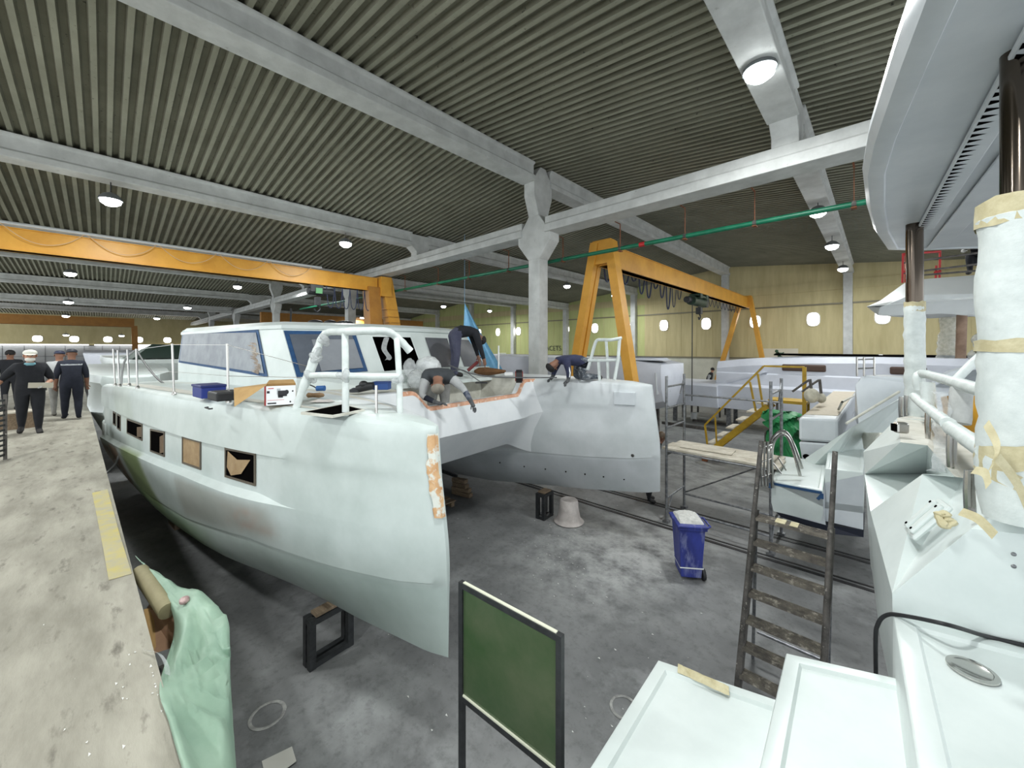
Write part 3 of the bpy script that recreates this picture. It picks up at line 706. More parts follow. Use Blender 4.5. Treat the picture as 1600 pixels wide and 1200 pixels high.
for i in range(42):
    a = A0+sd*(i/42)-UP*.0365+sn*.2; b = A0+sd*((i+.62)/42)-UP*.0365+sn*.2; mb.add([a, b, a.lerp(b, .5)+sn*.9], [(0, 1, 2)])
mb.build('serrated_slot', DARK, ht)
mb = MB(); A2, A3 = onz(1700, 60, HZ), onz(1447, 388, HZ)
mb.slab([A2, A3, A3+V((.22, .05, 0)), A2+V((.22, .05, 0))], .02); mb.build('rib', GELG, ht, bevel=.01)
# posts and padded rails
DKS = mat('dark polished tube', (92, 84, 76), rough=.15, metal=1)
def wpost(px, top, mid, bot, d, r0, r1, label):
    a = at(px, bot, d); tz = EYE+(CY-top)/FOC*d; mz = EYE+(CY-mid)/FOC*d
    o = MB().tube([(a.x, a.y, tz), (a.x, a.y, mz-.1)], r0, 20).build('post', DKS, rb, smooth=True)
    R = random.Random(int(px)); n = 22; pts = [(a.x+R.uniform(-.006, .006), a.y+R.uniform(-.006, .006), lerp(mz, a.z, i/n)) for i in range(n+1)]
    MB().tube(pts, [r0*1.08]+[r1*(1+R.uniform(-.05, .05)) for i in range(n-1)]+[r1*.9], 20).build('padding', WRAP, o, smooth=True)
    o['label'] = label; return o, a
po, pa = wpost(1594, -330, 318, 812, 2.05, .07, .152, 'thick white-wrapped hardtop post')
po2, pa2 = wpost(1429, 340, 474, 655, 4.9, .082, .098, 'slim half-wrapped hardtop post further away')
R = random.Random(4)
def tapeband(o, c, r, h, tilt=0, n=14, m=TAPE):
    rows = [[V((c[0]+math.cos(2*PI*k/n)*r*(1+R.uniform(-.02, .03)), c[1]+math.sin(2*PI*k/n)*r*(1+R.uniform(-.02, .03)), c[2]+z+tilt*math.cos(2*PI*k/n)+R.uniform(-.01, .01))) for k in range(n)] for z in (-h/2, 0, h/2)]
    MB().loft(rows, cap=False).build('tape', m, o, smooth=True)
for z, h, t in ((4.32, .14, 0), (3.62, .07, .01), (3.05, .12, .05), (2.9, .1, -.08)): tapeband(po, (pa.x, pa.y, z), .158, h, t)
tapeband(po2, (pa2.x, pa2.y, 4.12), .1, .12)
mb = MB()                                                         # loose tape ends at the foot of the post
for a, b, c in (((1542, 662, 1.98), (1560, 700, 1.9), (1548, 735, 1.9)), ((1560, 715, 1.88), (1590, 755, 1.87), (1610, 800, 1.86)), ((1522, 735, 1.95), (1540, 740, 1.92), (1546, 760, 1.9)), ((1502, 800, 1.95), (1530, 812, 1.9), (1556, 838, 1.86))):
    pts = curve_pts([at(*a), at(*b), at(*c)], 6); mb.loft([[p-V((.012, 0, .018)), p+V((.008, .008, .02))] for p in pts], closed=False, cap=False); mb.build('loose_tape', TAPE, po); mb = MB()
mb = MB()
tp = curve_pts([at(1483, 815, 2.2), at(1476, 803, 2.22), at(1466, 806, 2.23), at(1478, 822, 2.2), at(1490, 812, 2.2)], 6)
MB().tube(tp, [.014+.012*R.random() for _ in tp], 8).build('tape_bundle', TAPE, rb, smooth=True)
mb = MB(); mb.slab([onface(1563, 832)-N0*.006, onface(1578, 836)-N0*.006, onface(1575, 862)-N0*.006, onface(1562, 856)-N0*.006], tuple(N0*.003)); mb.build('blue_tape', BTAPE, rb)
def pr(pts, r, n=10, name='rail', m=WRAP, k=5, lab=None):
    q = curve_pts([at(*p) for p in pts], k); o = MB().tube(q, [r*(1+R.uniform(-.06, .06)) for _ in q], n).build(name, m, rb, smooth=True)
    if lab: o['label'] = lab
    return o
pr([(1436, 610, 4.6), (1434, 590, 4.62), (1442, 584, 4.6), (1470, 591, 3.9), (1510, 603, 3.05), (1548, 615, 2.55)], .048, lab='upper padded rail')
pr([(1428, 619, 4.6), (1445, 634, 3.9), (1482, 662, 2.9)], .045, lab='lower padded rail'); pr([(1486, 668, 2.8), (1510, 684, 2.45), (1545, 708, 2.1)], .05, lab='lower padded rail')
pr([(1449, 598, 4.1), (1452, 640, 4.05)], .06, name='padded_post'); pr([(1502, 606, 3.25), (1499, 662, 3.2)], .068, name='padded_post', m=mat('grey fabric wrap', (190, 192, 190), (170, 172, 170), 8, .8))
pr([(1490, 598, 3.4), (1515, 572, 3.4), (1550, 540, 3.4)], .035, name='brace', m=WRAP)
for a, b, c, d in ((1408, 620, 657, 4.85), (1416, 618, 657, 4.9), (1424, 618, 657, 4.95), (1432, 618, 658, 5.0), (1450, 640, 686, 3.75), (1484, 676, 730, 2.75), (1491, 678, 732, 2.75), (1512, 735, 800, 2.2), (1519, 735, 802, 2.2)):
    pr([(a, b, d), (a-1, (b+c)/2, d), (a, c, d)], .02 if d > 3 else .016, 8, 'stanchion', STEEL, 1)
mb = MB(); fp = [at(1466, 612, 3.3), at(1472, 650, 3.2), at(1466, 700, 3.1), at(1462, 738, 3.0)]
fp = curve_pts(fp, 5); mb.loft([[p+V((R.uniform(-.06, -.02), 0, 0)), p+V((0, R.uniform(-.03, .03), 0)), p+V((R.uniform(.03, .08), .03, 0))] for p in fp], closed=False, cap=False)
mb.build('hanging_film', FILM, rb, smooth=True)
mb = MB(); pp = [at(1470, 620, 4.2), at(1545, 610, 3.6), at(1540, 690, 3.6), at(1478, 668, 4.2)]; mb.slab(pp, (.03, .05, 0))
yb = mb.build('cockpit_panel', mat('ochre board', (206, 152, 34), (190, 138, 26), 4, .7), rb); yb['label'] = 'ochre yellow board in the cockpit'
mb = MB(); mb.slab([V((.9, 3.6, 2.9)), V((3, 4.1, 2.9)), V((3, 7.6, 2.9)), V((1.1, 7.1, 2.9))], .3); mb.build('cockpit_seat', GELG, rb, bevel=.04)
mb = MB(); q = [onface(1588, 869)-N0*.006, onface(1605, 902)-N0*.006]; mb.tube(q, .004, 6)
for p in (onface(1584, 866), onface(1584, 885)): mb.ell(p-N0*.004, (.012, .012, .012))
mb.build('pull_cord', DULL, rb)
# starboard stern of the same boat
S1, S2, S3, S4 = onz(1205, 751, 1.45), onz(1222, 712, 1.45), onz(1292, 722, 1.45), onz(1286, 766, 1.45)
tray([S1, S4, S3, S2], 1.45, .95, .05, .012, lab='lower step of the far stern')
T1, T2, T3, T4 = onz(1289, 732, 1.72), onz(1295, 697, 1.72), onz(1352, 699, 1.72), onz(1349, 738, 1.72)
tray([T1, T4, T3, T2], 1.72, .95, .04, .01, lab='upper step of the far stern')
mb = MB(); z0 = .95; dn = lambda p, z: V((p.x, p.y, z))
Sb = [dn(S1, .98), dn(S4, .98), dn(T1, .98), dn(T4, .98)]
mb.loft([[dn(S1, 1.42)-V((0, .0, 0)), dn(S4, 1.42), dn(T1, 1.5)+V((0, -.01, 0)), dn(T4, 1.68)], [dn(S1, 1.2)+V((.02, .02, 0)), dn(S4, 1.2), dn(T1, 1.2), dn(T4, 1.2)], [dn(S1, .95)+V((.05, .05, 0)), dn(S4, .92)+V((.03, .04, 0)), dn(T1, .9), dn(T4, .85)]], closed=False, cap=False)
mb.build('hull_side', GELG, rb)
mb = MB(); mb.loft([[dn(S1, .95)+V((.05, .05, 0)), dn(S4, .92)+V((.03, .04, 0)), dn(T4, .85)], [dn(S1, .84)+V((.12, .15, 0)), dn(S4, .78)+V((.1, .12, 0)), dn(T4, .7)+V((0, .1, 0))], [dn(S2, .7)+V((.2, -.3, 0)), dn(S3, .6)+V((.1, -.3, 0)), dn(T3, .5)]], closed=False, cap=False)
tag(mb.build('hull_bottom', mat('navy antifouling', (22, 28, 46)), rb), 'navy blue underside')
mb = MB(); e = V((-.012, -.012, 0))
for a, b in ((dn(S1, 1.41), dn(S4, 1.41)), (dn(S4, 1.40), dn(S4, 1.32)+(T1-S4)*.0)): mb.bar(a+e, b+e, .012, .04)
mb.bar(dn(S1, 1.41)+e, dn(S1, 1.33)+e, .012, .05); mb.bar(dn(S4, 1.38)+e, dn(S1, 1.30).lerp(dn(S4, 1.3), .92)+e, .012, .04)
mb.build('tape_border', BTAPE, rb)
# the sloping bulwark behind the stern steps
W = [onz(1258, 716, 1.5), onz(1330, 668, 2.25), onz(1402, 625, 2.76), onz(1440, 600, 2.95), onz(1440, 700, 2.3), onz(1352, 720, 1.6), onz(1292, 722, 1.45)]
mb = MB(); mb.slab([W[0], W[1], W[2], W[3], W[3]-UP*1.6, W[6]-UP*.2, W[0]-UP*.3], (.05, .12, 0)); mb.build('bulwark', GEL, rb, bevel=.02)
mb = MB(); mb.tube([onz(1322, 662, 2.25), onz(1405, 612, 2.82)], .022, 8); mb.build('grab_rail', GELD, rb, smooth=True)
mb = MB(); q = [onz(1349, 702, 1.76), onz(1345, 676, 2.05), onz(1375, 676, 2.2), onz(1377, 690, 2.1)]; mb.slab(q, (.06, .06, 0)); mb.build('side_lip', GELD, rb, bevel=.02)
# folded stainless boarding ladder on the far stern
lm = MB()
def pipe(pts, r=.017): lm.tube(curve_pts([at(*p) for p in pts], 5), r, 8)
pipe([(1207, 762, 6.15), (1206, 705, 6.2), (1213, 684, 6.25), (1228, 680, 6.25), (1240, 705, 6.3), (1250, 743, 6.3)], .024); pipe([(1202, 740, 6.3), (1204, 695, 6.4), (1214, 677, 6.5), (1228, 675, 6.5), (1241, 697, 6.5), (1253, 732, 6.5)], .024)
for x in (1190, 1195, 1200): pipe([(x, 690, 6.1), (x-1, 730, 6.1), (x, 760, 6.1)], .015)
for y in (700, 722, 745): pipe([(1190, y, 6.1), (1206, y-6, 6.2)], .014)
pipe([(1207, 722, 6.2), (1221, 740, 6.2)], .012); pipe([(1216, 715, 6.3), (1228, 735, 6.3)], .012)
lm.build('boarding_ladder', STEEL, rb, smooth=True)
# keel block of that boat, hidden mostly
mb = MB(); mb.slab([V((.15, 2.2, 1.2)), V((3, 3, 1.2)), V((3, 1, 1.2)), V((.2, .8, 1.2))], .5); mb.build('hull_bottom', GELG, rb)
# black hose along the foot of the transom face
hp = curve_pts([onz(1371, 1075, 1.45)+V((0, .05, -.35)), at(1368, 1010, 2.42), at(1372, 975, 2.4), at(1386, 961, 2.36), at(1412, 962, 2.27), at(1480, 976, 2.08), onz(1540, 994, 2.012), onz(1600, 1008, 2.012), onz(1660, 1022, 2.012)], 6)
tag(MB().tube(hp, .011, 8).build('hose', BLKM, smooth=True), 'black rubber hose along the foot of the white transom face', 'hose')
# taped strip on the lowest step
a, b = onz(1059, 1044, 1.452), onz(1139, 1080, 1.452); mb = MB(); secs = []
for i in range(13):
    t = i/12; p = a.lerp(b, t); n = V((.03, -.09, 0)).normalized()*(.035+.008*R.random()); secs.append([p-n+UP*.002, p-n*.3+UP*(.012+.014*R.random()), p+n*.5+UP*(.008+.012*R.random()), p+n+UP*.002])
o = tag(mb.loft(secs, closed=False, cap=False).build('tape_strip', TAPE), 'crumpled beige tape strip on the edge of the lowest white step', 'tape')
# ------------------------------------------------------------------ aluminium step ladder
ld = thing('step_ladder', 'dusty dark step ladder with wide treads and tall handrails', 'ladder', (-.7, 4.9, 0), 0)
lx = lambda s, z: (-1.075+.03*z if s < 0 else -.40+.024*z); ly = lambda z: 4.53+.31*z
for s in (-1, 1):
    mb = MB(); mb.bar((lx(s, 0), ly(0), 0), (lx(s, 1.78), ly(1.78), 1.78), .055, .125, up=(0, -1, 0)); o = mb.build('side_rail', DUSTM, ld, bevel=.006)
    mb = MB(); mb.tube([(lx(s, .5), ly(.5)-.075, .5), (lx(s, 2.3), ly(2.3)-.06, 2.3), (lx(s, 2.52), ly(2.52)-.05, 2.52)], .024, 10); mb.build('handrail', DUSTM, ld, smooth=True)
    mb = MB(); mb.tube([(lx(s, 1.7), 5.12, 1.66), (lx(s, .2), 5.18, 0)], .018, 8); mb.build('rear_leg', DULL, ld, smooth=True)
TRD = mat('dusty ribbed tread', (120, 114, 104), (76, 72, 68), 8, .8, c3=(176, 170, 158), s3=14, t3=(.55, .7), bump=.3, bscale=30)
for k in range(7):
    z = .2+.25*k; mb = MB(); y = ly(z); mb.box(((lx(-1, z)+lx(1, z))/2, y, z), (lx(1, z)-lx(-1, z)-.03, .15, .03))
    for j in range(6): mb.box(((lx(-1, z)+lx(1, z))/2, y-.06+.024*j, z+.017), (lx(1, z)-lx(-1, z)-.03, .010, .006))
    mb.build('tread', TRD, ld)
mb = MB(); mb.box((-.78, ly(1.7), 1.722), (.09, .13, .008)); mb.box((-.66, ly(1.7), 1.722), (.07, .13, .008)); mb.build('tape_patch', TAPE, ld)
mb = MB(); mb.tube([(-1.02, 5.15, .35), (-.38, 5.15, .35)], .015, 8); mb.build('cross_bar', DULL, ld)
# ------------------------------------------------------------------ blue wheelie bin
bc = onz(1075, 898, 0); bn = thing('wheelie_bin', 'dusty blue wheelie bin standing on the open floor', 'bin', bc, 0)
Mz = Matrix.Rotation(.62, 3, 'Z')
def bq(w, d, z, oy=0): return [bc+Mz@V((x*w/2, y*d/2+oy, z)) for x, y in ((-1, -1), (1, -1), (1, 1), (-1, 1))]
MB().loft([bq(.30, .34, .05), bq(.33, .37, .3), bq(.38, .44, .80), bq(.43, .5, .805), bq(.43, .5, .85), bq(.36, .42, .85), bq(.34, .4, .7)]).build('bin_body', BLUEB, bn, bevel=.015)
mb = MB(); mb.loft([bq(.45, .53, .85), bq(.45, .53, .875), bq(.36, .44, .90)]); lid = mb.build('bin_lid', BLUEB, bn, bevel=.01)
mb = MB(); c = bc+V((0, 0, .9))
mb.loft([[c+Mz@V((-.19+.38*i/14, -.23+.46*j/14, (.012+.075*math.sin(PI*i/14)**.6*math.sin(PI*j/14)**.6*(.7+.5*R.random()) if 0 < i < 14 and 0 < j < 14 else -.02))) for j in range(15)] for i in range(15)], closed=False, cap=False)
tag(mb.build('dust_heap', DUST, lid, smooth=True), 'heap of white dust on the lid')
for s in (-1, 1): MB().lathe([(.03, -.02), (.085, -.022), (.09, 0), (.085, .022), (.03, .02)], bc+Mz@V((.19, s*.12, .09)), 16, Mz@Matrix.Rotation(PI/2, 3, 'Y')@Matrix.Rotation(0, 3, 'X')).build('wheel', BLKM, bn, smooth=True)
mb = MB(); mb.tube([bc+Mz@V((.22, -.18, .84)), bc+Mz@V((.28, -.16, .85)), bc+Mz@V((.28, .16, .85)), bc+Mz@V((.22, .18, .84))], .014, 8); mb.build('handle', BLUEB, bn)
mb = MB(); mb.loft([bq(.345, .385, .20), bq(.35, .39, .22)], cap=False); mb.build('strap', WHITEP, bn)
# ------------------------------------------------------------------ upturned bucket
kc = onz(889, 815, 0)
tag(MB().lathe([(.29, 0), (.31, .02), (.27, .045), (.235, .10), (.20, .28), (.185, .44), (.16, .465), (.10, .47), (.02, .465)], kc, 32).build('bucket', mat('chalky bucket', (206, 198, 194), (176, 168, 164), 5, .85, bump=.3), smooth=True), 'upturned dusty off-white bucket on the floor by the stand', 'bucket')
# ------------------------------------------------------------------ scaffold tower
sc = thing('scaffold_tower', 'galvanised scaffold tower with plank deck beside the far bow', 'scaffold', (-2.3, 8.5, 0), 0)
XA, XB, Y1, Y2, HT = -3.2, -1.38, 8.0, 9.0, 3.02
for x in (XA, XB):
    f = MB()
    for y in (Y1, Y2): f.tube([(x, y, .04), (x, y, HT)], .026, 10)
    for z in (.5, 1.4, 1.95, 2.35, 2.8): f.tube([(x, Y1, z), (x, Y2, z+.0)], .02, 8)
    f.tube([(x, Y1, .1), (x, Y1+.3, .5)], .015, 6); f.tube([(x, Y2, 2.95), (x, Y2-.25, 2.6)], .015, 6)
    f.build('end_frame', DULL, sc, smooth=True)
    for y in (Y1, Y2): MB().box((x, y, .025), (.12, .12, .05)).build('base_plate', DULL, sc)
for y, z in ((Y1, .32), (Y2, .32), (Y2, 2.55), (Y1, 1.47), (Y2, 1.47)): MB().tube([(XA, y, z), (XB, y, z)], .02, 8).build('ledger', DULL, sc, smooth=True)
MB().tube([(XA, Y2, .35), (XB, Y2, 1.45)], .016, 8).build('brace', DULL, sc, smooth=True)
for k, (y, dz, x0, x1) in enumerate(((8.16, 0, -3.3, -1.25), (8.46, .004, -3.3, -1.25), (8.77, .0, -3.25, -1.3))): MB().box(((x0+x1)/2, y, 1.515+dz), (x1-x0, .29, .045), rz=.005*k).build('plank', PLANK, sc, bevel=.006)
MB().box((-2.55, 8.45, 1.553), (.95, .42, .012), rz=.06).build('plywood_sheet', PLANK, sc)
# ------------------------------------------------------------------ yellow mobile stairs
ys_ = thing('mobile_stairs', 'ochre yellow steel stairs with sloping handrail behind the scaffold', 'stairs', (-3, 13.5, 0), 0)
X0, X1, YA, YB = -4.0, -2.35, 13.2, 14.0
for y in (YA, YB): MB().bar((X0, y, .22), (X1, y, 1.92), .05, .17).build('stringer', YEL, ys_)
for k in range(6):
    t = (k+.5)/6; MB().box((lerp(X0, X1, t), (YA+YB)/2, lerp(.44, 2.12, t)), (.27, YB-YA+.02, .04)).build('tread', PLANK, ys_)
MB().box((X1+.45, (YA+YB)/2, 2.08), (.9, YB-YA, .08)).build('landing', YEL, ys_)
hr = MB()
for y in (YA,):
    hr.bar((X0-.05, y, 1.15), (X1-.1, y, 3.08), .05, .05); hr.bar((X1-.1, y, 3.08), (X1+.85, y, 3.08), .05, .05); hr.bar((X1+.85, y, 3.08), (X1+.85, y, 1.2), .09, .09)
    hr.bar((X0-.05, y, 1.15), (X0+.05, y, .3), .05, .05); hr.bar((X0+.25, y, 1.45), (X0+.3, y, .5), .04, .04); hr.bar((X1-.45, y, 2.6), (X1-.3, y, 1.75), .05, .05); hr.bar((X1-.25, y, 2.85), (X1-.12, y, 1.9), .05, .05)
hr.build('handrail', YEL, ys_)
for x in (X1+.1, X1+.85):
    for y in (YA, YB): MB().box((x, y, 1.02), (.06, .06, 2.04)).build('leg', YEL if x > X1+.5 else DULL, ys_)
bs = MB()
for y in (YA, YB): bs.bar((X0, y, .22), (X1+.9, y, .22), .06, .06)
bs.bar((X0, YA, .22), (X0, YB, .22), .06, .06); bs.build('base_frame', YEL, ys_)
MB().box((X0-.05, YA, .1), (.16, .1, .2)).build('foot', RUST, ys_)
# ------------------------------------------------------------------ far boats
def slabboat(name, label, cat_, pts, depth, m, bev=.05):
    t = thing(name, label, cat_, (sum(p[0] for p in pts)/len(pts), pts[0][1], 0), 0); return t
b1 = thing('boat_hull', 'bare white boat hull with dark cockpit beyond the far bow', 'boat', (-9, 15, 0), 0)
mb = MB(); secs = []
for x, zt, zb, w in ((-5.6, 2.75, 1.75, .7), (-5.75, 3.0, 1.4, 1.1), (-6.6, 3.12, 1.15, 1.5), (-8.0, 3.16, 1.05, 1.6), (-11, 3.2, 1.0, 1.65), (-17, 3.25, 1.0, 1.65)):
    secs.append([V((x, 15-w, zt)), V((x, 15-w*1.03, zt-.35)), V((x, 15-w*.98, (zt+zb)/2-.1)), V((x, 15-w*.8, zb+.25)), V((x, 15-w*.3, zb)), V((x, 15+w*.3, zb)), V((x, 15+w, zt-.35)), V((x, 15+w, zt))])
mb.loft(secs).build('hull', LILAC, b1, smooth=True, ang=35)
mb = MB(); mb.loft([[V((-7.1+1.25*math.cos(a)*k, 14.7+.95*math.sin(a)*k, 3.15+.09*(k < 1)+.012*math.cos(a)*-1)) for a in [2*PI*i/24 for i in range(24)]] for k in (1.05, .95)], cap=False); mb.build('cockpit_rim', LILAC, b1, smooth=True)
MB().poly([V((-7.1+1.2*math.cos(a), 14.7+.9*math.sin(a), 3.20)) for a in [2*PI*i/24 for i in range(24)]]).build('cockpit_opening', mat('dark green lining', (44, 54, 44)), b1)
mb = MB(); mb.loft([[V((-5.9, 13.75, 2.7)), V((-5.62, 14.2, 2.6)), V((-5.6, 14.4, 2.0)), V((-5.9, 13.85, 1.9))], [V((-6.2, 14.0, 2.6)), V((-6.0, 14.5, 2.5)), V((-5.95, 14.6, 2.2)), V((-6.15, 14.1, 2.1))]]); mb.build('bow_recess', GELG, b1)
for x in (-6.6, -9.5):
    for y in (14.4, 15.6): MB().box((x, y, .58), (.12, .12, 1.15)).build('support', DUSTM, b1)
b2 = thing('boat_deck', 'long pale grey boat shell lying along the end wall behind the yellow stairs', 'boat', (-1, 19.5, 0), 0)
mb = MB()                                                          # raised body
def bod(x, ztop): return [V((x, 18.9, .95)), V((x, 18.75, 1.45)), V((x, 18.72, 1.95)), V((x, 18.95, 2.05)), V((x, 19.0, 2.5)), V((x, 19.08, 2.55)), V((x, 19.05, ztop-.3)), V((x, 19.25, ztop)), V((x, 21.6, ztop)), V((x, 21.6, .95))]
secs = [bod(-5.35, 3.0), bod(-4.4, 3.12), bod(-2, 3.3), bod(0, 3.35), bod(3, 3.3), bod(5.5, 3.2)]
mb.loft(secs).build('hull', LILAC, b2, smooth=True, ang=25)
mb = MB(); mb.loft([[V((x, 18.7, .95)), V((x, 18.55, 1.4)), V((x, 18.5, 1.9)), V((x, 18.7, 1.98)), V((x, 21.5, 1.98)), V((x, 21.5, .95))] for x in (-8.1, -8.0, -5.2)]); mb.build('fore_platform', LILAC, b2, smooth=True, ang=25)
mb = MB(); mb.slab([V((-5.35, 18.9, 2.05)), V((-3.6, 18.9, 2.6)), V((-3.4, 18.9, 2.6)), V((-5.0, 18.9, 2.02))], (0, .2, 0)); mb.build('side_rib', LILAC, b2)
for a, b in ((-2.9, -1.5), (.25, 1.15)):
    mb = MB(); mb.slab([V((a, 19.0, 2.68)), V((b, 19.0, 2.68)), V((b, 19.0, 2.95)), V((a, 19.0, 2.95))], (0, .1, 0)); mb.build('window_opening', mat('dark red brown interior', (74, 54, 44)), b2, bevel=.05)
mb = MB(); mb.slab([V((-3.2, 19.2, 3.3)), V((5.5, 19.2, 3.27)), V((5.5, 21.4, 3.27)), V((-3.2, 21.4, 3.3))], -.06); mb.build('roof_strip', DARK, b2)
for x in (-7.4, -5, -3.3, -1.2, 1):
    mb = MB(); mb.box((x, 19.6, .47), (.16, .16, .95)); mb.box((x, 20.2, .86), (.14, 1.2, .1)); mb.box((x, 20.8, .47), (.16, .16, .95)); mb.build('support', DULL, b2)
# third boat: stern with beige lid, ladder rail and its own hardtop
b3 = thing('catamaran', 'white catamaran stern with beige lid and hardtop roof behind the wrapped posts', 'boat', (1, 10.6, 0), 0)
Q1, Q2, Q3, Q4 = onz(1248, 652, 2.2), onz(1310, 655, 2.2), onz(1340, 611, 2.2), onz(1302, 610, 2.2)
dnz = lambda p, z: V((p.x, p.y, z))
mb = MB(); mb.loft([[dnz(p, 2.2) for p in (Q1, Q2, Q3, Q4)], [dnz(p, 1.72) for p in (Q1, Q2, Q3, Q4)]]); mb.build('stern_locker', GELG, b3, bevel=.05)
mb = MB(); mb.loft([[dnz(p, 1.70) for p in (Q1, Q2, Q3, Q4)], [dnz(p, .95)+V((.1, .05, 0)) for p in (Q1, Q2, Q3, Q4)]]); o = mb.build('hull', GELG, b3, bevel=.03)
cq = (Q1+Q2+Q3+Q4)/4
mb = MB(); mb.slab([cq+(p-cq)*.86+UP*.012 for p in (Q1, Q2, Q3, Q4)], .014); mb.build('lid_panel', BEIGE, b3)
mb = MB(); mb.ell(dnz(Q1.lerp(Q2, .2), 1.42)-V((0, .02, 0)), (.06, .04, .05)); mb.build('drain_hole', DARK, b3)
MB().tube([onz(1310, 640, 2.25), at(1316, 628, 7.2), onz(1335, 618, 2.25)], .02, 8).build('grab_rail', GELD, b3, smooth=True)
w3 = [onz(1335, 650, 2.0), at(1338, 600, 7.6), at(1346, 586, 7.6), at(1412, 590, 7.3), at(1440, 600, 7.2), at(1440, 690, 7.2), at(1340, 680, 7.2)]
mb = MB(); mb.slab(w3, (.3, .5, 0)); mb.build('transom_wing', GELG, b3, bevel=.03)
mb = MB(); 
for x in (1339, 1350, 1366): mb.tube([at(x, 558, 7.55), at(x, 588, 7.55)], .016, 8)
for y in (562, 576): mb.tube([at(1339, y, 7.55), at(1366, y-1, 7.55)], .014, 8)
mb.build('ladder_rail', STEEL, b3, smooth=True)
cb = [at(1440, 606, 7.0), at(1475, 580, 7.0), at(1545, 560, 6.8), at(1640, 556, 6.6), at(1640, 700, 6.6), at(1440, 700, 7.0)]
mb = MB(); mb.slab(cb, (.6, 1.2, 0)); mb.build('cabin', GELG, b3, bevel=.06)
mb = MB(); cbw = [at(1462, 605, 6.95), at(1490, 583, 6.95), at(1600, 566, 6.6), at(1600, 608, 6.6)]; mb.slab(cbw, (.02, .03, 0)); mb.build('cabin_window', mat('grey cabin window', (128, 134, 138)), b3)
hp = [(1354, 479), (1375, 470), (1408, 446), (1420, 438), (1545, 428), (1640, 420)]; hb = [(1354, 479), (1372, 493), (1400, 493), (1470, 490), (1545, 495), (1640, 505)]
mb = MB(); D3 = 8.2
f = [at(a, b, D3-.0011*(a-1354)) for a, b in hp]; g = [at(a, b, D3-.3-.0011*(a-1354)) for a, b in hb]; md = [at(a, lerp(b, q[1], .45), D3-.55-.0011*(a-1354)) for (a, b), q in zip(hp, hb)]
bk = [p+V((.6, 1.6, .0)) for p in f]
mb.loft([f, md, g, [p+V((.6, 1.6, 0)) for p in g], bk], closed=True, cap=False); mb.build('hardtop', mat('pale hardtop', (218, 222, 222), (206, 210, 210), 1, .4), b3, smooth=True, ang=25)
mb = MB(); mb.tube([at(1503, 492, 7.8), at(1501, 560, 7.8)], .075, 14); p3 = mb.build('post', mat('brown paper wrap', (150, 126, 108), (128, 104, 88), 6, .8), b3, smooth=True)
mb = MB(); mb.tube([at(1504, 466, 7.8), at(1503, 494, 7.8)], .07, 14); mb.build('steel_sleeve', DKS, p3, smooth=True)
R = random.Random(6); pts = [at(1481, 488+6*i, 8.4) for i in range(13)]
mb = MB(); mb.tube(pts, [.05]+[.09+.05*R.random()+.006*i for i in range(12)], 12); p4 = mb.build('post', FILM, b3, smooth=True); p4['label'] = 'film-wrapped white post'
mb = MB()
for k in range(7): mb.ell(at(1532+R.uniform(-6, 10), 545+R.uniform(-18, 18), 6.6), (.12, .1, .12), Matrix.Rotation(R.random()*3, 3, 'Y'), 9, 6)
mb.build('film_bundle', FILM, b3, smooth=True)
# red guard rails on top of the third boat
rr = thing('red_trestle', 'red steel guard frame standing on the rear hardtop roof', 'trestle', tuple(at(1425, 440, 9)), 0)
RED = mat('red paint', (190, 40, 44), (160, 30, 36), 8, .5)
mb = MB()
for x, y0, y1 in ((1411, 396, 442), (1416, 398, 441), (1469, 392, 436), (1463, 415, 436)): mb.tube([at(x, y0, 9), at(x-1, y1, 9)], .02, 8)
mb.tube([at(1411, 398, 9), at(1416, 398, 9)], .03, 8); mb.tube([at(1411, 397, 9), at(1469, 393, 9)], .025, 8); mb.tube([at(1461, 426, 9), at(1469, 424, 9)], .03, 8); mb.tube([at(1411, 425, 9), at(1417, 424, 9)], .03, 8); mb.build('frame', RED, rr, smooth=True)
mb = MB()
for a, b in (((1411, 411), (1550, 392)), ((1411, 427), (1550, 410)), ((1440, 430), (1550, 421))): mb.tube([at(*a, 9), at(*b, 8.8)], .022, 8)
mb.build('rail', DUSTM, rr, smooth=True)
# ------------------------------------------------------------------ gantry crane on the right
GX, GY0, GY1, GZ = -6.08, 10.45, 27.6, 6.75
gc = thing('gantry_crane', 'orange gantry crane with A-shaped legs and hanging festoon cables', 'crane', (GX, 19, 0), 0)
def girder(x, y0, y1, z, h=.66, w=.34, m=ORANGE, parent=None):
    mb = MB(); mb.box((x, (y0+y1)/2, z-h/2), (w*.8, y1-y0, h)); mb.box((x, (y0+y1)/2, z-.015), (w, y1-y0, .03)); mb.box((x, (y0+y1)/2, z-h+.015), (w*1.15, y1-y0, .03))
    return mb.build('girder', m, parent, bevel=.006)
girder(GX, GY0, GY1, GZ, parent=gc)
def aleg(y, sl, sr, w, d, parent, double=False):
    for s in (-1, 1):
        a = V((GX+s*.22, y, GZ+.05)); b = V((GX+(sr if s > 0 else -sl), y, .25)); mb = MB()
        if double and s < 0:
            mb.bar(a+V((0, -.12, 0)), b+V((0, -.16, 0)), w, d*.55, up=(0, 1, 0)); mb.bar(a+V((0, .12, 0)), b+V((0, .16, 0)), w, d*.55, up=(0, 1, 0)); mb.bar(a, b, w*.4, d, up=(0, 1, 0))
        else: mb.bar(a, b, w, d, up=(0, 1, 0))
        mb.build('leg', ORANGE, parent, bevel=.006)
    MB().box((GX, y, GZ-.25), (.62, .34, .72)).build('leg_head', ORANGE, parent, bevel=.01)
    mb = MB(); mb.box((GX+(sr-sl)/2, y, .2), (sl+sr+.4, .3, .3)); mb.build('end_carriage', ORANGE, parent)
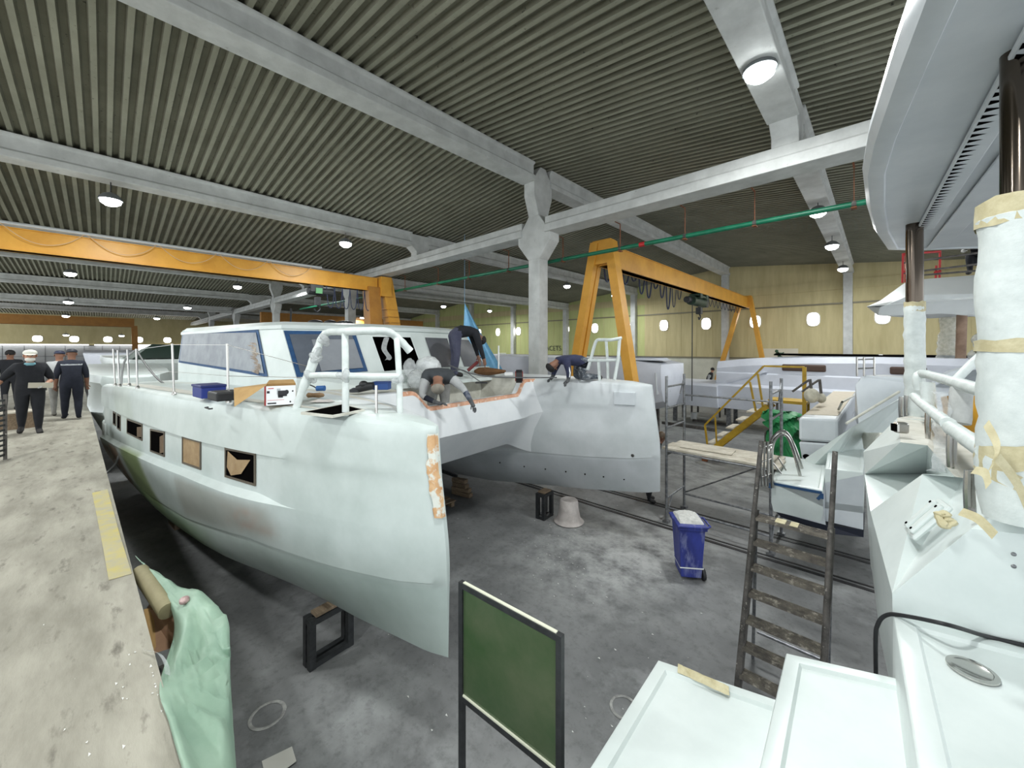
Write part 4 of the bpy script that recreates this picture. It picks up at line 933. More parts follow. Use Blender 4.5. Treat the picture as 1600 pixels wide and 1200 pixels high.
aleg(GY0, 1.5, 1.3, .26, .36, gc, True); aleg(GY1, 2.0, 1.35, .24, .3, gc)
mb = MB()
for z in (.0, -.18, -.36): mb.box((GX-.34, GY0-.05, GZ-.05+z), (.1, .2, .12))
mb.build('junction_box', BLK, gc)
CABLE = mat('navy cable', (38, 46, 72), rough=.6)
R = random.Random(11)
for i in range(11):
    y = GY0+.45+.62*i; dz = .95+.25*math.sin(i*1.7)+(.25 if i > 6 else 0)
    pts = [(GX-.28, y, GZ-.02), (GX-.30, y+.06, GZ-.45), (GX-.32, y+.22, GZ-dz), (GX-.32, y+.42, GZ-dz+.02), (GX-.30, y+.56, GZ-.45), (GX-.28, y+.62, GZ-.02)]
    mb = MB(); mb.tube(curve_pts(pts, 4), .028 if i < 9 else .018, 6); mb.build('festoon_cable', CABLE, gc, smooth=True)
mb = MB(); mb.tube([(GX-.28, GY0, GZ+.02), (GX-.28, GY1, GZ+.02)], .025, 6); mb.build('cable_track', DULL, gc)
for i in range(9):
    y = 21.2+.65*i; mb = MB(); mb.tube(curve_pts([(GX-.26, y, GZ-.62), (GX-.26, y+.32, GZ-1.0), (GX-.26, y+.6, GZ-.62)], 4), .014, 6); mb.build('trailing_cable', CABLE, gc, smooth=True)
hz = thing('electric_hoist', 'dark green electric hoist hanging from the right orange girder', 'hoist', (GX, 19.2, 5.6), 0)
HG = mat('dark green hoist', (40, 66, 46), (28, 44, 34), 6, .5)
mb = MB(); mb.tube([(GX-.1, 18.2, GZ-.98), (GX-.1, 19.8, GZ-.98)], .22, 16); mb.build('drum', HG, hz, smooth=True, ang=50)
mb = MB(); mb.box((GX, 19.0, GZ-.80), (.45, 1.1, .1)); mb.box((GX, 18.6, GZ-.78), (.5, .3, .22)); mb.box((GX, 19.4, GZ-.78), (.5, .3, .22)); mb.build('trolley', HG, hz, bevel=.02)
mb = MB(); mb.box((GX-.15, 20.05, GZ-.95), (.4, .35, .45)); mb.tube([(GX-.15, 17.8, GZ-.98), (GX-.15, 18.2, GZ-.98)], .14, 12); mb.build('motor', BLK, hz, bevel=.02)
mb = MB(); mb.box((GX, 19.0, GZ-1.42), (.22, .26, .3)); mb.tube(curve_pts([(GX, 19, GZ-1.55), (GX+.02, 19.12, GZ-1.68), (GX, 19, GZ-1.82), (GX, 18.9, GZ-1.72)], 4), .03, 8); mb.build('hook_block', BLK, hz)
mb = MB()
for y in (18.93, 19.07): mb.tube([(GX, y, GZ-1), (GX, y, GZ-1.4)], .012, 6)
mb.build('rope', BLK, hz)
tag(MB().tube([(GX-.1, 18.4, GZ-1.1), (GX-.12, 18.4, 1.2)], .022, 6).build('pendant_cable', BLK), 'thin pendant cable hanging from the hoist to near the floor', 'cable')
# gantry crane on the left
gl = thing('gantry_crane', 'orange gantry crane girder with ribbed leg across the left side', 'crane', (-17, 2, 0), 0)
LXC = -17.0
girder(LXC, YS, 8.7, 6.84, .62, .36, parent=gl)
mb = MB(); q = [(-.32, 6.9), (.32, 6.9), (.32, 5.9), (.12, 0), (-.12, 0), (-.32, 5.9)]
mb.box((LXC, 9.02, 6.45), (.8, .52, .9)); mb.build('leg_head', ORANGE, gl)
mb = MB(); mb.loft([[V((LXC+x, y, 6.85)) for x, y in ((-.35, 8.78), (.35, 8.78), (.35, 9.34), (-.35, 9.34))], [V((LXC+x, y, .1)) for x, y in ((-.16, 10.3), (.16, 10.3), (.16, 10.8), (-.16, 10.8))]]); mb.build('leg', ORANGE, gl)
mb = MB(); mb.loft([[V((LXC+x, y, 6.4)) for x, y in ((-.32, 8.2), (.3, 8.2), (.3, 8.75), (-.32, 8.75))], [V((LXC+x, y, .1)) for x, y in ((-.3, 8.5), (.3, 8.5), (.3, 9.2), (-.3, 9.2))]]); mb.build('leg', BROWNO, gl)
mb = MB()
for k in range(9):
    mb = MB(); t = .03+.09*k if k < 4 else .16+.1*(k-3); yy = lerp(8.78, 10.3, t); mb.box((LXC+.36-.17*t, yy-.02+.28, 6.85-6.75*t), (.06, .5, .035))
    mb.box((LXC+.05, yy-.03, 6.85-6.75*t), (.6-.35*t, .07, .035)); mb.build('leg_rib', ORANGE, gl)
mb = MB(); mb.tube([(LXC+.22, YS, 6.93), (LXC+.22, 6.2, 6.93)], .05, 8); mb.build('conduit', mat('pale conduit', (196, 200, 202), metal=.3), gl, smooth=True)
for i in range(5):
    y = -1.9+1.55*i; mb = MB(); mb.tube(curve_pts([(LXC+.24, y, 6.9), (LXC+.26, y+.4, 6.55), (LXC+.27, y+.8, 6.45), (LXC+.26, y+1.2, 6.6), (LXC+.24, y+1.5, 6.9)], 4), .012, 6); mb.build('hanging_wire', mat('beige wire', (204, 170, 130)), gl, smooth=True)
hz2 = thing('electric_hoist', 'black electric hoist under the left girder close to its leg', 'hoist', (LXC, 6.4, 6), 0)
mb = MB(); mb.box((LXC+.1, 6.0, 6.05), (.4, .5, .3)); mb.tube([(LXC+.1, 5.7, 5.95), (LXC+.1, 6.7, 5.95)], .16, 12); mb.build('drum', BLK, hz2, bevel=.02)
mb = MB(); mb.box((LXC+.35, 6.05, 5.95), (.05, .25, .22)); mb.build('control_box', mat('hoist green', (90, 150, 100)), hz2)
mb = MB(); mb.box((LXC+.05, 6.1, 5.55), (.2, .2, .35)); mb.tube(curve_pts([(LXC, 6.1, 5.4), (LXC, 6.22, 5.25), (LXC, 6.1, 5.12), (LXC, 5.98, 5.22)], 4), .03, 8); mb.build('hook_block', BLK, hz2)
for i in range(7):
    y = 6.4+.33*i; mb = MB(); mb.tube(curve_pts([(LXC+.2, y, 6.2), (LXC+.2, y+.08, 5.4), (LXC+.2, y+.25, 5.4), (LXC+.2, y+.33, 6.2)], 4), .018, 6); mb.build('festoon_cable', CABLE, gl, smooth=True)
# far girders
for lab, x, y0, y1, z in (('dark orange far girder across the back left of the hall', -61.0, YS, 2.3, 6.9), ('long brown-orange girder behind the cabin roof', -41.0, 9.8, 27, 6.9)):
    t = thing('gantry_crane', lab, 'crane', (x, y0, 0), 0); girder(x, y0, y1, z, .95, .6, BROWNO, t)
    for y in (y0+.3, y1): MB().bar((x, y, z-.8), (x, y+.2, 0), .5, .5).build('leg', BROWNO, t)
# green pipe and its rusty hangers
YP = 9.62
gp = thing('overhead_pipe', 'long green pipe hung below the cross beam', 'pipe', (-8, YP, 6.3), 0)
mb = MB(); mb.tube([(x, YP, 6.28-.0035*(x+.2)*(-1)*-1) for x in (6, 0, -6, -12, -18, -24, -30)], .055, 10); mb.build('pipe_run', GREEN, gp, smooth=True)
for x in (-.35, -1.95, -3.4, -5.1, -7.0, -9.3, -11.4, -13.4, -16):
    z = 6.28-.0035*(x+.2); o = MB(); o.bar((x, YP, z), (x, YP, 6.95), .03, .012); o.bar((x, YP, 6.96), (x, YP-.28, 6.96), .03, .012); o.bar((x-.04, YP, z-.07), (x+.04, YP, z-.07), .15, .02, up=(0, 0, 1)); o.build('hanger', RUST, gp)
    MB().tube([(x-.035, YP, z), (x+.035, YP, z)], .064, 10).build('clamp', DUSTM, gp)
mb = MB(); mb.tube([(-4.55, YP, 6.295), (-4.4, YP, 6.295)], .06, 10); mb.build('red_coupling', RED, gp)
# text and running figure on the end wall
RW = basis((1, 0, 0), (0, 0, 1))
TXT = mat('dark wall lettering', (52, 60, 50)); TXG = mat('green wall lettering', (70, 110, 60))
def sign(body, px, py, size, lab, m=TXT):
    p = ony(px, py, YW-.03); o = text(body, size, p, RW, m, 'wall_lettering'); tag(o, lab, 'lettering'); return o
sign('LACETS', 862.5, 544.5, .62, 'dark lettering ACETS on the end wall right of the concrete column')
sg = thing('wall_notice', 'pale notice with faint dark green marks on the end wall by the blue tarp', 'sign', tuple(ony(784, 566, YW-.04)), 0); c = ony(784, 566, YW-.04)
MB().box(c, (1.3, .02, 2.0)).build('panel', mat('pale notice', (214, 218, 196)), sg)
for dx, dz, ww, hh in ((-.2, .62, .3, .09), (-.25, .4, .09, .4), (.0, .36, .3, .08), (-.2, -.1, .8, .1), (-.3, -.26, .2, .1), (.2, -.28, .3, .14), (.0, -.6, .5, .12)): MB().box(c+V((dx, -.015, dz)), (ww, .01, hh)).build('mark', TXG, sg)

rm = thing('running_man_sign', 'dark green running man emergency sign on the end wall', 'sign', tuple(ony(1216, 555, YW-.05)), 0)
c = ony(1216, 556, YW-.04); s = .7
def pt(x, z): return c+V((x*s, 0, z*s))
mb = MB(); mb.ell(pt(-.12, .42), (.09, .02, .09)); mb.bar(pt(-.08, .3), pt(.1, -.02), .03, .16, up=(0, 0, 1)); mb.bar(pt(-.05, .24), pt(.28, .22), .03, .07); mb.bar(pt(.28, .22), pt(.42, .3), .03, .06); mb.bar(pt(-.08, .26), pt(-.32, .08), .03, .07)
mb.bar(pt(.1, 0), pt(.32, -.14), .03, .09); mb.bar(pt(.32, -.14), pt(.62, -.12), .03, .08); mb.bar(pt(.08, 0), pt(-.08, -.24), .03, .09); mb.bar(pt(-.08, -.24), pt(-.22, -.42), .03, .08); mb.build('figure', mat('sign green', (52, 84, 60)), rm)
MB().box(c+V((0, .03, 0)), (2.0, .02, .9)).build('panel', mat('sign panel', (214, 208, 190)), rm)
# blue tarp hanging in a triangle
apx, bl, br_ = at(726, 473, 16.5), at(722, 588, 16.0), at(796, 590, 14.5)
bf = at(755, 594, 13.8)
mb = MB(); N = 16; secs = []; R = random.Random(3)
for i in range(N+1):
    t = i/N; row = []
    for j in range(15):
        u = j/14; base = bl.lerp(br_, u)+(bf-bl.lerp(br_, .5))*math.sin(PI*u)*.6; p = apx.lerp(base, t)+V((.0, -.18*t*math.sin(u*15), 0))
        p += V((0, 0, -.25*math.sin(PI*t)*u*(1-t)*.5)); row.append(p)
    secs.append(row)
tt = thing('tarpaulin', 'light blue tarp hung from above in a tall triangle', 'tarp', tuple(apx), 0)
mb.loft(secs, closed=False, cap=False).build('sheet', TARPB, tt, smooth=True, ang=180)
MB().tube([apx, V((apx.x, apx.y, roof_z(apx.x)))], .012, 6).build('rope', mat('pale blue rope', (140, 180, 210)), tt)
# ------------------------------------------------------------------ things on the decks
def bd(p): return V(p)
def orient_box(c, x, y, size, mbx=None):
    mbx = mbx or MB(); return mbx.box(c, size, M=basis(x, y))
# printed cardboard carton with an open flap
bl, br = onz(414, 634, 2.99), onz(462, 631, 2.99)
ux = (br-bl).normalized(); uy = V((-ux.y, ux.x, 0)); 
if uy.dot(FW) < 0: uy = -uy
w = (br-bl).length; h = .205; dd = .30
ca = thing('carton', 'open printed cardboard carton on the near deck by the bow rail', 'box', tuple(bl), 0)
mb = MB(); c = bl+ux*w/2+uy*dd/2; RM = basis(ux, uy)
for (o, s) in ((V((0, -dd/2, h/2)), (w, .006, h)), (V((0, dd/2, h/2)), (w, .006, h)), (V((-w/2, 0, h/2)), (.006, dd, h)), (V((w/2, 0, h/2)), (.006, dd, h)), (V((0, 0, .004)), (w, dd, .006))): mb.box(c+RM@o, s, M=RM)
mb.build('carton_body', CARD, ca)
mb = MB(); mb.box(c+RM@V((.0, -dd/2-.005, h/2)), (w, .003, h), M=RM); fr = mb.build('printed_face', mat('carton print white', (232, 234, 236)), ca)
mb = MB(); mb.box(c+RM@V((-w/2-.005, 0, h/2)), (.003, dd, h), M=RM); mb.box(c+RM@V((-w/2+.004, -dd/2-.008, h/2)), (.012, .003, h), M=RM); mb.build('red_side', mat('carton print red', (150, 36, 40)), ca)
INK = mat('carton print black', (30, 30, 36)); PG = mat('carton print grey', (176, 180, 184)); PR = mat('carton print red ink', (190, 50, 50))
def ink(x0, x1, z0, z1, m, n='print'):
    MB().box(c+RM@V((-w/2+w*(x0+x1)/2, -dd/2-.008, h*(z0+z1)/2)), (w*(x1-x0), .002, h*(z1-z0)), M=RM).build(n, m, fr)
ink(.06, .15, .63, .75, INK); ink(.10, .28, .86, .90, PR); ink(.08, .62, .26, .275, PR); ink(.38, .5, .56, .86, PG)
mb = MB(); mb.box(c+RM@V((.06*w, -dd/2-.0085, h*.6)), (w*.3, .002, h*.3), M=RM); mb.box(c+RM@V((.0*w, -dd/2-.0085, h*.45)), (w*.16, .002, h*.14), M=RM); mb.ell(c+RM@V((.2*w, -dd/2-.008, h*.66)), (w*.07, .002, h*.12), RM); mb.build('print', INK, fr)
text('POWER TOOLS', .026, c+RM@V((-w*.19, -dd/2-.009, h*.1)), basis(ux, UP), INK, 'print_text', fr, .001) if False else ink(.08, .36, .07, .14, INK)
for q in ((.9, .7), (.82, .14)): 
    mb = MB(); mb.ell(c+RM@V((-w/2+w*q[0], -dd/2-.008, h*q[1])), (w*.03, .002, w*.03), RM); mb.build('print', INK, fr)
mb = MB(); a = c+RM@V((-w/2, -dd/2, h)); b = c+RM@V((-w/2, dd/2, h)); e = c+RM@V((-w/2-.02, -dd/2, 0))
mb.slab([a+UP*.004, b+UP*.004, b-ux*.30-UP*.03+uy*.0, a-ux*.26-UP*.19-uy*.05], (.004, .004, .003)); mb.build('flap', CARD, ca)
mb = MB(); mb.slab([c+RM@V((-w/2, dd/2, h)), c+RM@V((w/2, dd/2, h)), c+RM@V((w/2-.02, dd/2+.15, h+.03)), c+RM@V((-w/2+.02, dd/2+.15, h+.03))], (0, 0, .004)); mb.build('flap', CARD, ca)
cr = thing('tool_crate', 'blue plastic crate on the near deck behind the stanchion', 'crate', tuple(onz(328, 621, 2.97)), 0)
q = onz(327, 620, 2.97); M0 = basis(BX*-1, BY)
mb = MB(); mb.box(q+V((0, 0, .07)), (.40, .26, .14), M=M0); mb.build('crate_body', mat('navy blue plastic', (26, 46, 124)), cr, bevel=.012)
mb = MB(); mb.box(q+V((0, 0, .15)), (.42, .28, .03), M=M0); mb.build('crate_rim', mat('navy blue plastic'and'dark blue rim', (20, 36, 100)), cr, bevel=.008)
q = onz(352, 627, 2.98); kb = thing('tool_case', 'low black tool case beside the blue crate', 'case', tuple(q), 0)
mb = MB(); mb.box(q+V((0, 0, .07)), (.34, .26, .10), M=M0); mb.build('case_body', BLKM, kb, bevel=.015); mb = MB(); mb.tube([q+M0@V((-.08, .14, .06)), q+M0@V((-.08, .17, .06)), q+M0@V((.08, .17, .06)), q+M0@V((.08, .14, .06))], .009, 6); mb.build('handle', BLKM, kb)
mb = MB(); q = onz(492, 622, 2.99); R = random.Random(21); RB2 = basis(RT, FW)
mb.loft([[q+RB2@V((x, .035*math.cos(a)*r, .035+.034*math.sin(a)*r)) for a in [2*PI*i/10 for i in range(10)]] for x, r in ((-.1, .4), (-.08, .95), (-.02, .8), (.05, 1), (.1, .7), (.115, .2))])
tag(mb.build('work_glove', mat('tan leather', (150, 122, 92), (120, 96, 70), 9, .8), smooth=True), 'rolled tan leather glove on the deck right of the carton', 'glove')
mb = MB(); q = onz(503, 628, 2.99); secs = []
for i in range(9):
    secs.append([q+RB2@V(((i-4)*.03, (j-3)*.022+.012*math.sin(i*1.3), .008+.02*R.random()*(0 < i < 8 and 0 < j < 6))) for j in range(7)])
tag(mb.loft(secs, closed=False, cap=False).build('rag', mat('white rag', (228, 224, 222), (212, 200, 196), 9, .9), smooth=True), 'crumpled white rag on the deck by the hatch', 'rag')
q = at(500, 607, 4.9); pt_ = thing('power_tool', 'small blue and black hand tool with a cord beside the bow rail', 'tool', tuple(q), 0)
mb = MB(); mb.tube([q+RB2@V((-.04, 0, 0)), q+RB2@V((.06, 0, .004))], .034, 12); mb.build('tool_body', mat('tool blue', (40, 90, 150)), pt_, smooth=True, ang=50)
MB().tube(curve_pts([q+RB2@V((-.04, 0, 0)), q+RB2@V((-.09, 0, .03)), q+RB2@V((-.16, .02, .05))], 4), .008, 6).build('cord', BLKM, pt_)
q = at(568, 606, 5.4); pt_ = thing('polishing_machine', 'black polishing machine seen between the bow rail tubes', 'tool', tuple(q), 0)
mb = MB(); mb.tube([q+RB2@V((-.09, 0, -.02)), q+RB2@V((.05, 0, .02)), q+RB2@V((.14, 0, .03))], [.05, .06, .05], 12); mb.ell(q+RB2@V((.0, 0, .05)), (.07, .06, .05)); mb.build('machine_body', BLKM, pt_, smooth=True)
MB().lathe([(.001, -.06), (.07, -.06), (.08, -.03), (.03, 0)], q+RB2@V((-.12, 0, 0)), 16).build('pad', mat('pad grey', (60, 62, 66)), pt_, smooth=True)
q = at(597, 603, 5.6); cr2 = thing('tool_crate', 'small blue box seen through the bow rail next to the polishing machine', 'crate', tuple(q), 0)
orient_box(q, RT, FW, (.22, .16, .10)).build('crate_body', mat('mid blue plastic', (44, 78, 140)), cr2, bevel=.01); orient_box(q+UP*.055, RT, FW, (.23, .17, .02)).build('crate_lid', mat('mid blue lid', (34, 62, 118)), cr2)
# film bundles on the coaming
R = random.Random(9)
def blob(name, c, r, label, cat_, m, seed):
    R = random.Random(seed); mb = MB(); mb.ell(c, r, n=18, m=12)
    for i, v in enumerate(mb.v):
        d = (v-V(c)); mb.v[i] = V(c)+d*(1+R.uniform(-.09, .09))
    return tag(mb.build(name, m, smooth=True, ang=50), label, cat_)
blob('wrapped_winch', at(669, 572, 6.9), (.27, .2, .17), 'film-wrapped deck pod on the coaming behind the vest wearer', 'winch', mat('milky film', (222, 226, 226), (196, 200, 202), 9, .25, bump=.4, bscale=10), 1)
blob('film_bag', at(640, 575, 6.6), (.12, .1, .16), 'small crumpled clear film bag left of the wrapped pod', 'film', FILM, 2)
blob('film_bag', at(651, 593, 6.4), (.2, .13, .16), 'crumpled clear film bag just left of the cap wearer at the bulwark', 'film', FILM, 3)
mb = MB(); pts = curve_pts([at(604, 528, 5.2), at(600, 545, 5.15), at(608, 558, 5.15), at(605, 563, 5.15)], 4); mb.loft([[p-RT*.035, p+V((0, 0, .01)), p+RT*.035] for p in pts], closed=False, cap=False)
tag(mb.build('film_strip', FILM), 'clear plastic strip hanging in front of the cabin doorway', 'film')
def hose(pts, r, label, m=BLKM): return tag(MB().tube(curve_pts([at(*p) for p in pts], 6), r, 8).build('hose', m, smooth=True), label, 'hose')
hose([(700, 570, 7.1), (735, 583, 7.0), (770, 589, 7.1), (820, 590, 7.4), (870, 590, 7.4)], .012, 'thin dark hose running over the coaming towards the far hull', mat('grey hose', (90, 92, 94)))
hose([(700, 582, 6.7), (722, 578, 6.7), (738, 588, 6.7), (752, 597, 6.65), (760, 598, 6.65)], .008, 'thin cable looping over the coaming edge beside the well', mat('grey hose'and'grey cable', (80, 82, 84)))
orient_box(at(752, 598, 6.6), RT, FW, (.2, .03, .02)).build('deck_strip', BLKM, cat)
hose([(213, 546, 9.2), (196, 562, 9.1), (190, 590, 8.9), (189, 640, 8.4), (190, 690, 8.2), (183, 720, 8.1), (171, 735, 8.0), (163, 741, 7.9)], .022, 'grey air hose hanging in a loop over the near hull side', mat('grey air hose', (134, 136, 136), rough=.5))
hose([(213, 546, 9.2), (228, 570, 9.0), (250, 595, 8.7), (280, 611, 8.0), (310, 611, 7.6), (332, 612, 7.3)], .020, 'dark air hose drooping from the stanchion along the near deck', mat('dark air hose', (84, 86, 86), rough=.5))
q = at(765, 579, 8.6); mb = MB(); R = random.Random(14)
mb.loft([[q+RB2@V((x, .14*math.cos(a)*r, .1*math.sin(a)*r-.02)) for a in [2*PI*i/10 for i in range(10)]] for x, r in ((-.34, .3), (-.25, .9), (-.1, 1), (.05, .8), (.2, .6), (.36, .3))])
tag(mb.build('canvas_bag', mat('brown canvas', (116, 82, 50), (92, 64, 38), 7, .85), smooth=True), 'brown canvas bag lying on the far side deck by the blue tarp', 'bag')
q = at(737, 572, 8.3); mb = MB(); mb.tube([at(731, 579, 8.3), at(747, 565, 8.3)], .035, 8); mb.tube(curve_pts([at(747, 565, 8.3), at(751, 558, 8.3), at(744, 562, 8.3)], 4), .012, 6)
tag(mb.build('hand_tool', mat('dark red tool', (120, 50, 50)), smooth=True), 'dark red hand tool propped up beside the bending worker', 'tool')
q = at(811, 588, 7.6); rl = thing('tape_reel', 'red and black reel standing on the far deck corner', 'reel', tuple(q), 0)
MB().lathe([(.05, -.06), (.13, -.06), (.13, .06), (.05, .06)], q, 20, basis(UP, FW)@Matrix.Identity(3)).build('reel_drum', BLKM, rl); MB().lathe([(.001, -.062), (.1, -.075), (.1, .075), (.001, .062)], q, 20, basis(UP, FW)).build('reel_face', mat('reel red', (150, 54, 46)), rl)
orient_box(at(795, 584, 8), RT, FW, (.17, .12, .06)).build('x', WHITEP); o = bpy.data.objects['x']; o.name = 'soap_box'; tag(o, 'small white box on the far deck next to the red reel', 'box')
mb = MB(); mb.tube([at(779, 540, 8.6), at(779, 585, 8.6)], .018, 8); tag(mb.build('pole', WHITEP), 'thin white pole standing on the far deck in front of the wall', 'pole')
# ------------------------------------------------------------------ framed green glass panel on legs
bd_ = thing('glass_panel_stand', 'black framed green glass panel standing on tall legs in the foreground', 'panel', (-1.9, 1.5, 0), 0)
TL, TR = at(722, 908, 2.66), at(875, 992, 2.17); TL.z = TR.z = (TL.z+TR.z)/2
nx = (TR-TL).normalized(); PW = (TR-TL).length; zb = 1.21; zt = TL.z
for p in (TL, TR): MB().bar(V((p.x, p.y, zt)), V((p.x, p.y, 0)), .036, .036, up=nx).build('leg', BLK, bd_)
for z, nme in ((zt-.018, 'top_rail'), (zb, 'bottom_rail')): MB().bar(V((TL.x, TL.y, z))+nx*.018, V((TR.x, TR.y, z))-nx*.018, .036, .036).build(nme, BLK, bd_)
mb = MB(); ny_ = V((-nx.y, nx.x, 0)); mb.bar(V((TL.x, TL.y, zt+.002))+nx*.02, V((TR.x, TR.y, zt+.002))-nx*.02, .02, .008); mb.build('top_edge_strip', mat('pale edge strip', (214, 216, 196)), bd_)
mb = MB(); mb.bar(V((TL.x, TL.y, zb+.022))+nx*.02, V((TR.x, TR.y, zb+.022))-nx*.02, .03, .012); mb.build('bottom_edge_strip', mat('pale edge strip', (214, 216, 196)), bd_)
mb = MB(); mb.bar(V((TL.x, TL.y, (zt+zb)/2))+nx*.018, V((TR.x, TR.y, (zt+zb)/2))-nx*.018, .008, zt-zb-.03)
mb.build('glass', mat('dusty green glass', (58, 82, 52), (92, 100, 78), 1.6, .14, lo=.35, hi=.7), bd_)
# ------------------------------------------------------------------ tarp-covered pile beside the walkway
tx = lambda t: None
P = lambda a, b, z: onz(a, b, z)
rowsT = [[P(212, 868, 1.8), P(232, 882, 1.80), P(268, 905, 1.78), P(300, 925, 1.74), P(302, 928, 1.66), P(300, 950, 1.2)],
         [P(236, 895, 1.76), P(262, 925, 1.77), P(300, 936, 1.80), P(345, 950, 1.80), P(349, 962, 1.66), P(345, 990, 1.1)],
         [P(268, 955, 1.70), P(285, 965, 1.78), P(315, 978, 1.74), P(355, 1008, 1.77), P(359, 1016, 1.62), P(356, 1060, 1.0)],
         [P(270, 1000, 1.62), P(280, 1010, 1.72), P(312, 1025, 1.70), P(355, 1030, 1.70), P(359, 1045, 1.56), P(362, 1110, .9)],
         [P(250, 1070, 1.812), P(276, 1068, 1.77), P(312, 1075, 1.73), P(352, 1085, 1.68), P(362, 1100, 1.5), P(366, 1180, .85)],
         [P(264, 1130, 1.812), P(290, 1130, 1.76), P(325, 1140, 1.70), P(352, 1155, 1.66), P(366, 1170, 1.45), P(372, 1260, .8)],
         [P(284, 1200, 1.812), P(312, 1210, 1.76), P(340, 1225, 1.70), P(360, 1240, 1.62), P(374, 1260, 1.4), P(384, 1350, .8)],
         [P(315, 1300, 1.812), P(345, 1310, 1.76), P(372, 1320, 1.66), P(385, 1340, 1.55), P(395, 1360, 1.35), P(405, 1450, .8)]]
sm = [curve_pts(r, 4) for r in rowsT]; cols = [curve_pts([r[i] for r in sm], 5) for i in range(len(sm[0]))]
R = random.Random(17)
anc = P(258, 1072, 1.8)
def fold(p, e):
    d = p-anc; a = math.atan2(d.y, d.x); r = (d.x*d.x+d.y*d.y)**.5
    tri = lambda t: .5+.5*math.sin(t*2*PI)
    return V((0, 0, e*(.05*min(1, r/.25)*(tri(a*2.1+.3)-.5)+.022*(tri(a*5.3)-.5)+.016*(tri(r*7+a)-.5))))
g = [[cols[i][j]+fold(cols[i][j], 0 if i in (0,) else 1) for i in range(len(cols))] for j in range(len(cols[0]))]
tag(MB().loft(g, closed=False, cap=False).build('tarpaulin', TARPG, smooth=True, ang=180, solid=.004), 'pale green tarp hanging beside the walkway edge in the lower left corner', 'tarp')
sv = thing('storage_shelf', 'dark shelf frame under the pale green tarp against the walkway', 'shelf', (-3.2, .6, 0), 0)
for x, y in ((-3.5, .24), (-3.5, .38), (-2.5, .27), (-2.5, .40)): MB().box((x, y, .72), (.05, .05, 1.44)).build('leg', BLK, sv)
MB().box((-3.0, .33, 1.42), (1.1, .2, .04)).build('shelf_board', DUSTM, sv)
q = P(249, 985, 1.62); mb = MB()
bx_ = thing('carton', 'small open cardboard box tucked beside the walkway under the green tarp', 'box', tuple(q), 0)
f = [P(228, 952, 1.66), P(274, 957, 1.66), P(270, 1012, 1.48), P(238, 1022, 1.48)]
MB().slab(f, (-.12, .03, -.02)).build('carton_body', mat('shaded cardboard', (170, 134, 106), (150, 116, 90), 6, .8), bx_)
mb = MB(); mb.slab([f[0], P(238, 950, 1.66), P(246, 1010, 1.5), f[3]], (0, -.012, .006)); mb.build('flap', CARD, bx_)
tag(MB().tube([P(219, 893, 1.74), P(262, 955, 1.70)], .055, 14).build('paper_roll', mat('olive paper roll', (150, 142, 110), (132, 124, 94), 5, .7), smooth=True, ang=50), 'olive paper roll lying between the walkway edge and the green tarp', 'roll')
mb = MB(); pts = curve_pts([P(222, 1018, 1.81), P(244, 1022, 1.83), P(256, 1040, 1.80), P(258, 1056, 1.81)], 5); mb.loft([[p-V((.02, 0, 0)), p+V((0, 0, .012)), p+V((.02, .02, 0))] for p in pts], closed=False, cap=False)
tag(mb.build('film_scrap', FILM), 'torn strip of clear film at the walkway edge', 'film')
blob('crumpled_foil', P(288, 938, 1.81), (.035, .03, .025), 'small crumpled pinkish foil lying on the green tarp', 'foil', mat('pink foil', (196, 170, 166), (150, 120, 120), 30, .4), 4)
# ------------------------------------------------------------------ floor marks, rails, scraps
RAILM = mat('worn steel rail', (70, 68, 68), (48, 48, 50), 6, .5, metal=.4)
for px, py in ((1014, 817), (1160, 826)):
    p = onz(px, py, 0); q = onz(880, 0, 0) if False else None
    d = V((-1, -.03, 0)); a = p+d*5.5; b = p-d*3.4
    mb = MB(); mb.bar(a+UP*.006, b+UP*.006, .07, .012); mb.bar(a+V((0, .12, .008)), b+V((0, .12, .008)), .03, .016); struct(mb.build('trim_%d' % (px % 7+1), RAILM))
def ringmark(px, py, r, label):
    p = onz(px, py, .004); mb = MB(); n = 40; R = random.Random(px)
    mb.loft([[p+V((math.cos(2*PI*k/n)*rr*(1+.02*R.random()), math.sin(2*PI*k/n)*rr*(1+.02*R.random()), z)) for k in range(n)] for rr, z in ((r, 0), (r*.97, .003), (r*.84, .003), (r*.8, 0))], cap=False)
    tag(mb.build('floor_ring', mat('dust ring', (178, 178, 174), (130, 130, 128), 14, .9), smooth=True), label, 'floor mark')
ringmark(418, 1117, .16, 'pale dusty ring on the floor at lower left under the bow'); ringmark(975, 1105, .14, 'pale dusty ring on the floor left of the lowest white step')
mb = MB(); R = random.Random(31)
for k in range(150):
    if k < 90: px, py = R.gauss(870, 30), R.gauss(862, 32)
    else: px, py = R.uniform(600, 1120), R.uniform(790, 1150)
    p = onz(px, py, .004); a = R.random()*6; s = R.uniform(.006, .022); mb.add([p+V((math.cos(a+i*2.1)*s, math.sin(a+i*2.1)*s*.5, .004*(i == 1))) for i in range(3)], [(0, 1, 2)])
for k in range(24):
    p = onz(R.uniform(190, 300), R.uniform(1010, 1110), 1.804) if k < 16 else onz(R.uniform(60, 220), R.uniform(900, 1180), 1.804); p.y = min(p.y, wy(p.x)-.03); a = R.random()*6; s = R.uniform(.005, .014); mb.add([p+V((math.cos(a+i*2.1)*s, math.sin(a+i*2.1)*s*.5, .004*(i == 1))) for i in range(3)], [(0, 1, 2)])
tag(mb.build('paper_chips', mat('white chips', (226, 226, 222)), fix=False), 'scattered white paper chips over floor and walkway', 'debris', kind='stuff')
